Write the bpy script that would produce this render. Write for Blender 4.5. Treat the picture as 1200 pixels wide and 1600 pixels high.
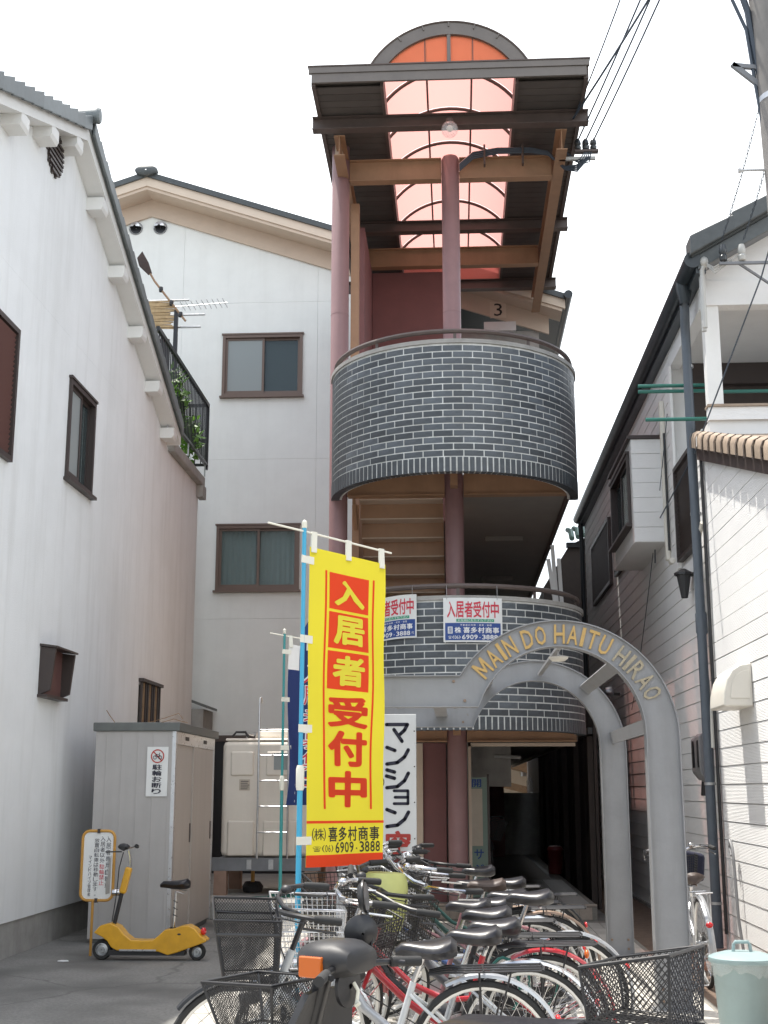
import bpy, bmesh, math, random
from mathutils import Vector, Matrix
random.seed(7)
PI = math.pi
scene = bpy.context.scene
for o in list(bpy.data.objects): bpy.data.objects.remove(o)
COL = scene.collection

# ------------------------------------------------------------------ camera
PITCH = math.atan(435 / 2000.0); YAW = math.atan(0.0562)
cam_d = bpy.data.cameras.new('camera'); cam = bpy.data.objects.new('camera', cam_d); COL.objects.link(cam)
cam.location = (0, 0, 1.5); cam.rotation_euler = (PI / 2 + PITCH, 0, YAW)
cam_d.sensor_fit = 'VERTICAL'; cam_d.sensor_height = 36.0; cam_d.lens = 45.0
cam_d.clip_start = 0.05; cam_d.clip_end = 2000
scene.camera = cam

# ------------------------------------------------------------------ world, sun, exposure
SUNV = Vector((-0.25, 0.17, 1.0)).normalized()          # direction towards the sun
EL = math.asin(SUNV.z)
world = bpy.data.worlds.new('World'); scene.world = world; world.use_nodes = True
wt = world.node_tree; wt.nodes.clear()
wo = wt.nodes.new('ShaderNodeOutputWorld'); bg = wt.nodes.new('ShaderNodeBackground')
sky = wt.nodes.new('ShaderNodeTexSky'); sky.sky_type = 'NISHITA'; sky.sun_disc = False
sky.sun_elevation = EL; sky.sun_rotation = math.atan2(SUNV.x, SUNV.y)
sky.air_density = 1.2; sky.dust_density = 4.0; sky.ozone_density = 1.5
tc = wt.nodes.new('ShaderNodeTexCoord')
nz = wt.nodes.new('ShaderNodeTexNoise'); nz.inputs['Scale'].default_value = 1.7; nz.inputs['Detail'].default_value = 6; nz.inputs['Roughness'].default_value = 0.55
rp = wt.nodes.new('ShaderNodeMapRange'); rp.inputs['From Min'].default_value = 0.44; rp.inputs['From Max'].default_value = 0.60
rp.inputs['To Min'].default_value = 0.16; rp.inputs['To Max'].default_value = 1.0
mx = wt.nodes.new('ShaderNodeMix'); mx.data_type = 'RGBA'
mx.inputs[7].default_value = (10.0, 10.4, 10.7, 1)          # thin bright cloud over the whole sky
wt.links.new(tc.outputs['Generated'], nz.inputs['Vector'])
wt.links.new(nz.outputs['Fac'], rp.inputs['Value']); wt.links.new(rp.outputs['Result'], mx.inputs[0])
wt.links.new(sky.outputs['Color'], mx.inputs[6]); wt.links.new(mx.outputs[2], bg.inputs['Color'])
bg.inputs['Strength'].default_value = 0.145
wt.links.new(bg.outputs['Background'], wo.inputs['Surface'])
sun_d = bpy.data.lights.new('sun', 'SUN'); sun_d.energy = 4.4; sun_d.angle = math.radians(0.6); sun_d.color = (1.0, 0.955, 0.88)
sun = bpy.data.objects.new('sun', sun_d); COL.objects.link(sun)
sun.rotation_euler = (-SUNV).to_track_quat('-Z', 'Y').to_euler(); sun.location = (-6, 4, 30)
scene.view_settings.view_transform = 'Standard'; scene.view_settings.look = 'None'
scene.view_settings.gamma = 1.0; scene.view_settings.use_curve_mapping = False
scene.view_settings.exposure = 0.68
scene.cycles.max_bounces = 8; scene.cycles.transparent_max_bounces = 12

# ------------------------------------------------------------------ materials
MATS = {}
def mat(name, col, rough=0.6, metal=0.0, noise=0.0, nscale=8.0, bump=0.0, bscale=60.0, spec=0.5, streak=0.0,
        coat=0.0, trans=0.0, tcol=None, alpha=1.0, rnd=0.0, stain=None, smin=0.5, smax=0.75, sscale=1.2, wave=None, crack=0.0):
    if name in MATS: return MATS[name]
    m = bpy.data.materials.new(name); m.use_nodes = True; nt = m.node_tree; N = nt.nodes; L = nt.links
    b = N['Principled BSDF']
    b.inputs['Roughness'].default_value = rough; b.inputs['Metallic'].default_value = metal
    b.inputs['Specular IOR Level'].default_value = spec; b.inputs['Coat Weight'].default_value = coat
    b.inputs['Coat Roughness'].default_value = 0.08
    c4 = (*col, 1.0); b.inputs['Base Color'].default_value = c4
    out = None; tco = N.new('ShaderNodeTexCoord'); pos = tco.outputs['Object']
    def mixc(fac, a, bcol, mode='MIX'):
        x = N.new('ShaderNodeMix'); x.data_type = 'RGBA'; x.blend_type = mode
        if hasattr(fac, 'node'): L.new(fac, x.inputs[0])
        else: x.inputs[0].default_value = fac
        for s, v in ((6, a), (7, bcol)):
            if hasattr(v, 'node'): L.new(v, x.inputs[s])
            else: x.inputs[s].default_value = v
        return x.outputs[2]
    cur = c4
    if noise > 0:
        n = N.new('ShaderNodeTexNoise'); n.inputs['Scale'].default_value = nscale; n.inputs['Detail'].default_value = 7; n.inputs['Roughness'].default_value = 0.65
        L.new(pos, n.inputs['Vector'])
        mr = N.new('ShaderNodeMapRange'); mr.inputs['From Min'].default_value = 0.25; mr.inputs['From Max'].default_value = 0.75
        mr.inputs['To Min'].default_value = 1 - noise; mr.inputs['To Max'].default_value = 1 + noise * 0.5; L.new(n.outputs['Fac'], mr.inputs['Value'])
        cur = mixc(1.0, cur, mr.outputs['Result'], 'MULTIPLY')
        r2 = N.new('ShaderNodeMapRange'); r2.inputs['To Min'].default_value = max(rough - 0.12, 0.02); r2.inputs['To Max'].default_value = min(rough + 0.12, 1)
        L.new(n.outputs['Fac'], r2.inputs['Value']); L.new(r2.outputs['Result'], b.inputs['Roughness'])
    if streak > 0:
        mp = N.new('ShaderNodeMapping'); mp.inputs['Scale'].default_value = (2.6, 2.6, 0.22); L.new(pos, mp.inputs['Vector'])
        n = N.new('ShaderNodeTexNoise'); n.inputs['Scale'].default_value = 1.6; n.inputs['Detail'].default_value = 8; n.inputs['Roughness'].default_value = 0.62; L.new(mp.outputs['Vector'], n.inputs['Vector'])
        mr = N.new('ShaderNodeMapRange'); mr.inputs['From Min'].default_value = 0.48; mr.inputs['From Max'].default_value = 0.75
        mr.inputs['To Min'].default_value = 0.0; mr.inputs['To Max'].default_value = streak; L.new(n.outputs['Fac'], mr.inputs['Value'])
        dk = (col[0] * 0.45, col[1] * 0.43, col[2] * 0.38, 1)
        cur = mixc(mr.outputs['Result'], cur, dk)
    if stain:
        n = N.new('ShaderNodeTexNoise'); n.inputs['Scale'].default_value = sscale; n.inputs['Detail'].default_value = 6; L.new(pos, n.inputs['Vector'])
        mr = N.new('ShaderNodeMapRange'); mr.inputs['From Min'].default_value = smin; mr.inputs['From Max'].default_value = smax; L.new(n.outputs['Fac'], mr.inputs['Value'])
        cur = mixc(mr.outputs['Result'], cur, (*stain, 1))
    if crack > 0:
        wn = N.new('ShaderNodeTexNoise'); wn.inputs['Scale'].default_value = 2.5; wn.inputs['Detail'].default_value = 5; L.new(pos, wn.inputs['Vector'])
        ad = N.new('ShaderNodeMix'); ad.data_type = 'VECTOR'; ad.inputs[0].default_value = 0.22; L.new(pos, ad.inputs[4]); L.new(wn.outputs['Color'], ad.inputs[5])
        vo = N.new('ShaderNodeTexVoronoi'); vo.feature = 'DISTANCE_TO_EDGE'; vo.inputs['Scale'].default_value = 0.55; L.new(ad.outputs[1], vo.inputs['Vector'])
        mr = N.new('ShaderNodeMapRange'); mr.inputs['From Min'].default_value = 0.002; mr.inputs['From Max'].default_value = 0.009
        mr.inputs['To Min'].default_value = crack; mr.inputs['To Max'].default_value = 0.0; L.new(vo.outputs['Distance'], mr.inputs['Value'])
        cur = mixc(mr.outputs['Result'], cur, (col[0] * .3, col[1] * .3, col[2] * .3, 1))
    if rnd > 0:
        oi = N.new('ShaderNodeObjectInfo'); mr = N.new('ShaderNodeMapRange')
        mr.inputs['To Min'].default_value = 1 - rnd; mr.inputs['To Max'].default_value = 1 + rnd; L.new(oi.outputs['Random'], mr.inputs['Value'])
        cur = mixc(1.0, cur, mr.outputs['Result'], 'MULTIPLY')
    if hasattr(cur, 'node'): L.new(cur, b.inputs['Base Color'])
    if bump > 0 or wave:
        bp = N.new('ShaderNodeBump'); bp.inputs['Strength'].default_value = bump if bump > 0 else 0.5; bp.inputs['Distance'].default_value = 0.01
        if wave:
            w = N.new('ShaderNodeTexWave'); w.wave_type = 'BANDS'; w.bands_direction = 'Z'; w.inputs['Scale'].default_value = wave[0]; w.inputs['Distortion'].default_value = wave[1]
            w.inputs['Detail'].default_value = 3; L.new(pos, w.inputs['Vector']); L.new(w.outputs['Fac'], bp.inputs['Height'])
        else:
            n = N.new('ShaderNodeTexNoise'); n.inputs['Scale'].default_value = bscale; n.inputs['Detail'].default_value = 5; L.new(pos, n.inputs['Vector'])
            L.new(n.outputs['Fac'], bp.inputs['Height'])
        L.new(bp.outputs['Normal'], b.inputs['Normal'])
    last = b.outputs['BSDF']
    if trans > 0:
        t = N.new('ShaderNodeBsdfTranslucent'); t.inputs['Color'].default_value = (*(tcol or col), 1)
        if hasattr(cur, 'node') and not tcol: L.new(cur, t.inputs['Color'])
        ms = N.new('ShaderNodeMixShader'); ms.inputs[0].default_value = trans; L.new(last, ms.inputs[1]); L.new(t.outputs[0], ms.inputs[2]); last = ms.outputs[0]
    if alpha < 1:
        t = N.new('ShaderNodeBsdfTransparent'); t.inputs['Color'].default_value = (*(tcol or (1, 1, 1)), 1)
        ms = N.new('ShaderNodeMixShader'); ms.inputs[0].default_value = alpha; L.new(t.outputs[0], ms.inputs[1]); L.new(last, ms.inputs[2]); last = ms.outputs[0]
    L.new(last, N['Material Output'].inputs['Surface'])
    MATS[name] = m; return m

M = dict(
 asphalt=mat('asphalt', (0.245, 0.24, 0.225), 0.9, noise=0.42, nscale=38, bump=0.9, bscale=120, stain=(0.12, 0.117, 0.11), sscale=1.1, smin=0.42, smax=0.68, crack=0.4),
 soil=mat('soil', (0.16, 0.11, 0.08), 0.95, noise=0.4, nscale=9, bump=0.8, bscale=70),
 joint=mat('joint_mortar', (0.24, 0.225, 0.20), 0.95, noise=0.25, nscale=25),
 tile=mat('paving_tile', (0.50, 0.475, 0.43), 0.55, noise=0.18, nscale=14, rnd=0.07, bump=0.15, bscale=90),
 tile_step=mat('step_tile', (0.36, 0.30, 0.25), 0.5, noise=0.2, nscale=14, rnd=0.12),
 slabtile=mat('slab_tile', (0.36, 0.35, 0.33), 0.5, noise=0.25, nscale=7, rnd=0.06),
 concrete=mat('concrete', (0.36, 0.35, 0.33), 0.9, noise=0.25, nscale=5, bump=0.3, bscale=90, streak=0.35),
 gravel=mat('pebbles', (0.52, 0.47, 0.38), 0.85, noise=0.35, nscale=40, rnd=0.2),
 plaster=mat('white_plaster', (0.80, 0.815, 0.815), 0.85, noise=0.05, nscale=2.5, bump=0.3, bscale=110, streak=0.22, stain=(0.68, 0.69, 0.68), smin=0.5, smax=0.9, sscale=0.5),
 plasterw=mat('white_paint_wood', (0.74, 0.74, 0.72), 0.7, noise=0.06, nscale=4),
 facade=mat('ivory_panel', (0.79, 0.81, 0.785), 0.8, noise=0.05, nscale=3, bump=0.12, bscale=220, streak=0.10),
 frieze=mat('beige_board', (0.60, 0.49, 0.39), 0.75, noise=0.08, nscale=4),
 frieze_top=mat('cream_board', (0.68, 0.57, 0.46), 0.7, noise=0.06, nscale=4),
 roofdark=mat('dark_roof_tile', (0.075, 0.085, 0.088), 0.45, noise=0.3, nscale=12, rnd=0.15),
 rooftile=mat('blue_grey_roof_tile', (0.15, 0.17, 0.175), 0.5, noise=0.3, nscale=10, rnd=0.15),
 brick=mat('slate_brick_tile', (0.080, 0.092, 0.105), 0.40, noise=0.4, nscale=16, rnd=0.38),
 mortar=mat('pale_mortar', (0.70, 0.71, 0.69), 0.9, noise=0.35, nscale=9, streak=0.4),
 column=mat('mauve_paint', (0.27, 0.155, 0.155), 0.5, noise=0.12, nscale=5, streak=0.2),
 maroon=mat('maroon_wall', (0.20, 0.085, 0.082), 0.7, noise=0.15, nscale=4, bump=0.1, bscale=160),
 orange=mat('ochre_steel', (0.37, 0.215, 0.125), 0.5, noise=0.14, nscale=6, streak=0.25),
 brownmetal=mat('dark_brown_steel', (0.10, 0.075, 0.066), 0.5, noise=0.2, nscale=8),
 soffit=mat('dark_soffit', (0.085, 0.072, 0.064), 0.7, noise=0.2, nscale=6, rnd=0.12),
 fascia=mat('bronze_fascia', (0.16, 0.14, 0.125), 0.4, metal=0.2, noise=0.15, nscale=5),
 corrsoff=mat('grey_soffit', (0.30, 0.29, 0.27), 0.85, noise=0.12, nscale=3),
 pink=mat('pink_polycarbonate', (0.82, 0.44, 0.39), 0.35, trans=0.5, tcol=(0.70, 0.345, 0.305), alpha=0.6),
 orangepc=mat('orange_polycarbonate', (0.8, 0.36, 0.20), 0.35, trans=0.6, tcol=(0.92, 0.60, 0.45), alpha=0.6),
 gate=mat('grey_gate_paint', (0.27, 0.275, 0.285), 0.45, noise=0.12, nscale=5, streak=0.35, stain=(0.20, 0.15, 0.11), smin=0.68, smax=0.80, sscale=7, bump=0.08, bscale=35),
 gold=mat('gold_letter', (0.52, 0.335, 0.11), 0.45, noise=0.1, nscale=30),
 goldgrey=mat('greyish_gold_letter', (0.37, 0.32, 0.225), 0.6, noise=0.3, nscale=40),  # greyer, rougher gold for the last word on the gate
 glass=mat('window_glass', (0.12, 0.15, 0.155), 0.05, spec=0.9, coat=0.4, alpha=0.3, tcol=(0.85, 0.92, 0.92)),
 frosted=mat('frosted_glass', (0.26, 0.29, 0.29), 0.3, spec=0.5),
 curtain=mat('pale_curtain', (0.70, 0.74, 0.73), 0.9, noise=0.1, nscale=10),
 sash=mat('bronze_sash', (0.15, 0.105, 0.085), 0.4, metal=0.3, noise=0.1),
 darksash=mat('dark_sash', (0.055, 0.043, 0.04), 0.45, metal=0.2),
 louver=mat('brown_louver', (0.13, 0.062, 0.055), 0.55, noise=0.1),
 black=mat('black_paint', (0.018, 0.018, 0.02), 0.35, noise=0.2, nscale=20),
 blackmat=mat('black_plastic', (0.022, 0.022, 0.024), 0.5, noise=0.2, nscale=30),
 rubber=mat('rubber', (0.025, 0.025, 0.025), 0.8, noise=0.3, nscale=30),
 saddle=mat('black_vinyl', (0.014, 0.014, 0.018), 0.33, spec=0.4, noise=0.15, nscale=30),
 chrome=mat('chrome', (0.55, 0.55, 0.56), 0.18, metal=1.0, noise=0.2, nscale=25, stain=(0.22, 0.14, 0.09), smin=0.64, smax=0.78, sscale=22),
 steel=mat('galvanised_steel', (0.50, 0.51, 0.52), 0.4, metal=0.8, noise=0.2, nscale=20),
 alu=mat('brushed_aluminium', (0.60, 0.61, 0.63), 0.3, metal=0.85, noise=0.12, nscale=20),
 rimm=mat('rim_aluminium', (0.66, 0.66, 0.64), 0.35, metal=0.6),
 silverpaint=mat('silver_paint', (0.44, 0.455, 0.475), 0.32, metal=0.5, coat=0.4, noise=0.15, nscale=9, stain=(0.2, 0.15, 0.11), smin=0.66, smax=0.8, sscale=14),
 whitepaint=mat('white_bike_paint', (0.50, 0.52, 0.53), 0.32, coat=0.4, noise=0.1, nscale=9, stain=(0.2, 0.15, 0.1), smin=0.68, smax=0.8, sscale=14),
 redpaint=mat('red_bike_paint', (0.36, 0.012, 0.02), 0.3, coat=0.6),
 mauvepaint=mat('mauve_bike_paint', (0.26, 0.12, 0.13), 0.35, coat=0.5),
 greenpaint=mat('dark_green_paint', (0.02, 0.075, 0.065), 0.35, coat=0.5),
 bluepaint=mat('blue_bike_paint', (0.05, 0.10, 0.26), 0.35, coat=0.5),
 greypaint=mat('graphite_bike_paint', (0.10, 0.10, 0.11), 0.3, coat=0.5),
 yellow=mat('yellow_scooter_plastic', (0.68, 0.35, 0.015), 0.38, coat=0.25, noise=0.18, nscale=9, stain=(0.35, 0.2, 0.05), smin=0.62, smax=0.9, sscale=6),
 navybag=mat('dark_navy_cloth', (0.012, 0.014, 0.035), 0.8),
 brownsaddle=mat('brown_vinyl', (0.06, 0.04, 0.032), 0.5, noise=0.2, nscale=20),
 rust=mat('rusty_steel', (0.30, 0.22, 0.17), 0.55, metal=0.6, noise=0.4, nscale=30),
 ochrepole=mat('ochre_post', (0.50, 0.26, 0.05), 0.5, noise=0.25, nscale=9),
 flagy=mat('yellow_banner_cloth', (0.70, 0.60, 0.03), 0.8, trans=0.38, tcol=(0.70, 0.60, 0.04), noise=0.05, nscale=5),
 flagy2=mat('yellow_banner_print', (0.80, 0.69, 0.05), 0.8, trans=0.15),
 flagr=mat('red_banner_print', (0.80, 0.07, 0.018), 0.8, trans=0.4, tcol=(0.9, 0.10, 0.03)),
 flagk=mat('black_banner_print', (0.03, 0.028, 0.02), 0.8),
 navy=mat('navy_banner_cloth', (0.025, 0.045, 0.16), 0.8, trans=0.3),
 clothw=mat('white_banner_cloth', (0.75, 0.75, 0.74), 0.8, trans=0.35),
 polesky=mat('sky_blue_pole', (0.05, 0.36, 0.56), 0.35),
 polegreen=mat('teal_pole', (0.04, 0.26, 0.26), 0.4),
 polewhite=mat('cream_plastic', (0.72, 0.70, 0.60), 0.45),
 signw=mat('white_sign_board', (0.70, 0.71, 0.70), 0.45, noise=0.05, nscale=4, streak=0.12),
 ink=mat('dark_ink', (0.022, 0.022, 0.04), 0.6),
 inkred=mat('brick_red_ink', (0.42, 0.045, 0.035), 0.6),
 inkcrim=mat('crimson_ink', (0.55, 0.03, 0.06), 0.6),
 inkblue=mat('blue_ink', (0.02, 0.06, 0.24), 0.5),
 inkgreen=mat('green_ink', (0.04, 0.30, 0.17), 0.5),
 inkwhite=mat('white_ink', (0.78, 0.78, 0.78), 0.6),
 shed=mat('shed_grey_steel', (0.40, 0.385, 0.375), 0.5, noise=0.08, nscale=3, streak=0.22),
 sheddoor=mat('shed_beige_door', (0.43, 0.385, 0.35), 0.4, noise=0.1, nscale=4, streak=0.2),
 shedroof=mat('shed_roof', (0.12, 0.13, 0.125), 0.5, noise=0.2),
 tank=mat('cream_tank_plastic', (0.74, 0.69, 0.61), 0.55, noise=0.08, nscale=3, streak=0.14),
 tankbeam=mat('blue_grey_steel', (0.19, 0.20, 0.215), 0.55, noise=0.2, nscale=6),
 pier=mat('brown_pier', (0.33, 0.22, 0.17), 0.8, noise=0.2),
 siding=mat('white_siding', (0.80, 0.80, 0.79), 0.7, noise=0.05, nscale=3, wave=(26, 3.5), bump=0.4),
 sidingtrim=mat('white_trim', (0.70, 0.70, 0.69), 0.6, noise=0.06, nscale=4),
 pipe=mat('slate_pvc', (0.095, 0.115, 0.14), 0.4, noise=0.15, nscale=8, streak=0.2),
 gutter=mat('black_gutter', (0.022, 0.03, 0.036), 0.35, noise=0.2),
 browntile=mat('tan_roof_tile', (0.33, 0.255, 0.19), 0.6, noise=0.2, nscale=12, rnd=0.1),
 vergew=mat('weathered_verge_wood', (0.06, 0.04, 0.035), 0.8, noise=0.5, nscale=14),
 hood=mat('ivory_hood', (0.68, 0.65, 0.58), 0.45, noise=0.06, nscale=4),
 meter=mat('grey_meter_plastic', (0.21, 0.21, 0.215), 0.5, noise=0.1),
 greenbar=mat('green_coated_pole', (0.02, 0.13, 0.105), 0.35),
 bin=mat('teal_bin_plastic', (0.37, 0.49, 0.50), 0.4, noise=0.12, nscale=6, trans=0.25),
 film=mat('clear_plastic_film', (0.85, 0.9, 0.9), 0.12, alpha=0.20, spec=0.8, bump=1.0, bscale=30),
 poleconc=mat('pole_concrete', (0.21, 0.20, 0.19), 0.85, noise=0.25, nscale=9),
 cable=mat('cable', (0.045, 0.06, 0.08), 0.5),
 insul=mat('dark_porcelain', (0.04, 0.045, 0.05), 0.25),
 porc=mat('white_porcelain', (0.42, 0.42, 0.40), 0.3),
 amber=mat('amber_lens', (0.50, 0.11, 0.01), 0.15, coat=0.6),
 redlens=mat('red_lens', (0.60, 0.015, 0.02), 0.15, coat=0.6),
 lampglass=mat('clear_lamp_glass', (0.85, 0.85, 0.85), 0.05, alpha=0.3, spec=0.8),
 leaf=mat('leaf_green', (0.09, 0.20, 0.035), 0.5, trans=0.35, tcol=(0.15, 0.32, 0.05), rnd=0.2),
 flower=mat('pink_flower', (0.65, 0.08, 0.25), 0.6),
 straw=mat('bamboo_blind', (0.50, 0.36, 0.20), 0.8, noise=0.35, nscale=20),
 lime=mat('lime_bag', (0.66, 0.67, 0.24), 0.45, trans=0.2, noise=0.1, nscale=8),
 darkwall=mat('dark_brown_board', (0.055, 0.042, 0.036), 0.75, noise=0.3, nscale=6, rnd=0.1),
 greensign=mat('pale_green_board', (0.20, 0.28, 0.24), 0.55, noise=0.08),
 paper=mat('beige_paper', (0.52, 0.46, 0.38), 0.8, noise=0.1),
 cream=mat('cream_wall', (0.72, 0.62, 0.50), 0.8, noise=0.08),
 copper=mat('green_copper_tile', (0.14, 0.22, 0.19), 0.6, noise=0.2, rnd=0.1),
 mirror=mat('mirror_glass', (0.85, 0.87, 0.88), 0.03, metal=1.0),
 wood=mat('worn_wood', (0.30, 0.19, 0.11), 0.7, noise=0.3, nscale=12),
 clay=mat('terracotta', (0.45, 0.20, 0.12), 0.8, noise=0.2),
 redbin=mat('red_plastic', (0.14, 0.018, 0.018), 0.4),
)

# ------------------------------------------------------------------ mesh builder
class MB:
    def __init__(s): s.v = []; s.f = []
    def add(s, vs, fs):
        n = len(s.v); s.v += [tuple(v) for v in vs]; s.f += [tuple(i + n for i in f) for f in fs]; return s
    def box(s, x0, x1, y0, y1, z0, z1):
        return s.add([(x, y, z) for z in (z0, z1) for y in (y0, y1) for x in (x0, x1)],
                     [(0, 2, 3, 1), (4, 5, 7, 6), (0, 1, 5, 4), (2, 6, 7, 3), (0, 4, 6, 2), (1, 3, 7, 5)])
    def obox(s, p, q, w, t, up=(0, 0, 1)):          # bar from p to q, width w across, thickness t along up
        p = Vector(p); q = Vector(q); d = (q - p).normalized(); up = Vector(up)
        sd = d.cross(up)
        if sd.length < 1e-4: sd = d.cross(Vector((1, 0, 0)))
        sd.normalize(); u = sd.cross(d).normalized()
        c = [(-1, -1), (1, -1), (1, 1), (-1, 1)]
        vs = [e + sd * (a * w / 2) + u * (b * t / 2) for e in (p, q) for a, b in c]
        return s.add(vs, [(3, 2, 1, 0), (4, 5, 6, 7), (0, 1, 5, 4), (1, 2, 6, 5), (2, 3, 7, 6), (3, 0, 4, 7)])
    def tube(s, pts, r, n=6, closed=False, caps=True):
        pts = [Vector(p) for p in pts]; m = len(pts); rs = r if isinstance(r, (list, tuple)) else [r] * m
        T = []
        for i in range(m):
            a = pts[(i - 1) % m] if (closed or i > 0) else pts[i]; b = pts[(i + 1) % m] if (closed or i < m - 1) else pts[i]
            T.append((b - a).normalized())
        u = T[0].orthogonal().normalized(); base = len(s.v)
        for i in range(m):
            u = (u - T[i] * u.dot(T[i]))
            if u.length < 1e-6: u = T[i].orthogonal()
            u.normalize(); w = T[i].cross(u)
            for k in range(n):
                a = 2 * PI * k / n; s.v.append(tuple(pts[i] + (u * math.cos(a) + w * math.sin(a)) * rs[i]))
        for i in range(m if closed else m - 1):
            j = (i + 1) % m
            for k in range(n):
                k2 = (k + 1) % n
                s.f.append((base + i * n + k, base + i * n + k2, base + j * n + k2, base + j * n + k))
        if caps and not closed:
            s.f.append(tuple(base + k for k in reversed(range(n)))); s.f.append(tuple(base + (m - 1) * n + k for k in range(n)))
        return s
    def lathe(s, prof, c=(0, 0, 0), n=20, axis='Z', a0=0.0, a1=2 * PI):
        full = abs(a1 - a0 - 2 * PI) < 1e-6; k = n if full else n + 1; base = len(s.v)
        for r, h in prof:
            for i in range(k):
                a = a0 + (a1 - a0) * i / n; x, y = r * math.cos(a), r * math.sin(a)
                p = {'Z': (x, y, h), 'Y': (x, h, y), 'X': (h, x, y)}[axis]
                s.v.append((c[0] + p[0], c[1] + p[1], c[2] + p[2]))
        for j in range(len(prof) - 1):
            for i in range(n):
                i2 = (i + 1) % k
                s.f.append((base + j * k + i, base + j * k + i2, base + (j + 1) * k + i2, base + (j + 1) * k + i))
        return s
    def prism(s, poly, a, b, axis='Y'):             # polygon extruded along axis between a and b
        n = len(poly)
        def P(u, v, w): return {'Y': (u, w, v), 'X': (w, u, v), 'Z': (u, v, w)}[axis]
        vs = [P(u, v, a) for u, v in poly] + [P(u, v, b) for u, v in poly]
        fs = [tuple(range(n)), tuple(reversed(range(n, 2 * n)))] + [(i, i + n, (i + 1) % n + n, (i + 1) % n) for i in range(n)]
        return s.add(vs, fs)
    def strip(s, A, B):                              # quad strip between two polylines
        n = len(A); return s.add(list(A) + list(B), [(i, i + 1, n + i + 1, n + i) for i in range(n - 1)])
    def loft(s, rings, caps=True):
        n = len(rings[0]); base = len(s.v)
        for r in rings: s.v += [tuple(p) for p in r]
        for j in range(len(rings) - 1):
            for i in range(n):
                i2 = (i + 1) % n; s.f.append((base + j * n + i, base + j * n + i2, base + (j + 1) * n + i2, base + (j + 1) * n + i))
        if caps:
            s.f.append(tuple(base + i for i in reversed(range(n)))); s.f.append(tuple(base + (len(rings) - 1) * n + i for i in range(n)))
        return s
    def sphere(s, c, r, n=10, m=7, sc=(1, 1, 1)):
        prof = []
        rings = []
        for j in range(m + 1):
            t = -PI / 2 + PI * j / m
            rr = max(math.cos(t), 0.02)
            rings.append([(c[0] + r * rr * math.cos(2 * PI * i / n) * sc[0], c[1] + r * rr * math.sin(2 * PI * i / n) * sc[1], c[2] + r * math.sin(t) * sc[2]) for i in range(n)])
        return s.loft(rings)
    def mesh(s, name, smooth=False, recalc=True):
        me = bpy.data.meshes.new(name); me.from_pydata(s.v, [], s.f)
        if recalc:
            bm = bmesh.new(); bm.from_mesh(me); bmesh.ops.recalc_face_normals(bm, faces=bm.faces); bm.to_mesh(me); bm.free()
        if smooth:
            me.polygons.foreach_set('use_smooth', [True] * len(me.polygons))
            try: me.set_sharp_from_angle(angle=math.radians(42))
            except Exception: pass
        return me
    def build(s, name, m, parent=None, smooth=False, bevel=0.0, seg=2, recalc=True):
        o = bpy.data.objects.new(name, s.mesh(name, smooth, recalc)); COL.objects.link(o)
        o.data.materials.append(M[m] if isinstance(m, str) else m)
        attach(o, parent)
        if bevel > 0:
            b = o.modifiers.new('bevel', 'BEVEL'); b.width = bevel; b.segments = seg; b.limit_method = 'ANGLE'; b.angle_limit = math.radians(35)
            if not smooth:
                o.data.polygons.foreach_set('use_smooth', [True] * len(o.data.polygons))
                try: o.data.set_sharp_from_angle(angle=math.radians(35))
                except Exception: pass
                b.harden_normals = True
        return o

def attach(o, parent):
    if parent is None: return
    o.parent = parent
    if parent.type == 'EMPTY' and parent.get('world_space') is None and parent.name in WORLD_EMPTIES:
        o.matrix_parent_inverse = Matrix.Translation(-parent.location)
WORLD_EMPTIES = set()
def tag(o, label, cat, group=None, kind=None):
    o['label'] = label; o['category'] = cat
    if group: o['group'] = group
    if kind: o['kind'] = kind
    return o
def thing(name, label, cat, loc=(0, 0, 0), group=None, rot=None):
    o = bpy.data.objects.new(name, None); COL.objects.link(o); o.location = loc; o.empty_display_size = 0.2
    if rot is not None: o.rotation_euler = rot
    else: WORLD_EMPTIES.add(o.name)
    return tag(o, label, cat, group)
def struct(o, kind='structure'): o['kind'] = kind; return o
def inst(name, me, m, parent=None, loc=(0, 0, 0), rot=(0, 0, 0), scale=(1, 1, 1)):   # object that shares a mesh
    o = bpy.data.objects.new(name, me); COL.objects.link(o)
    if m is not None and len(me.materials) == 0: me.materials.append(M[m] if isinstance(m, str) else m)
    attach(o, parent); o.location = loc; o.rotation_euler = rot; o.scale = scale
    if m is not None:
        mm = M[m] if isinstance(m, str) else m
        if me.materials[0] is not mm: o.material_slots[0].link = 'OBJECT'; o.material_slots[0].material = mm
    return o
def B(name, m, parent, *b, bevel=0.0): return MB().box(*b).build(name, m, parent, bevel=bevel)

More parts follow.
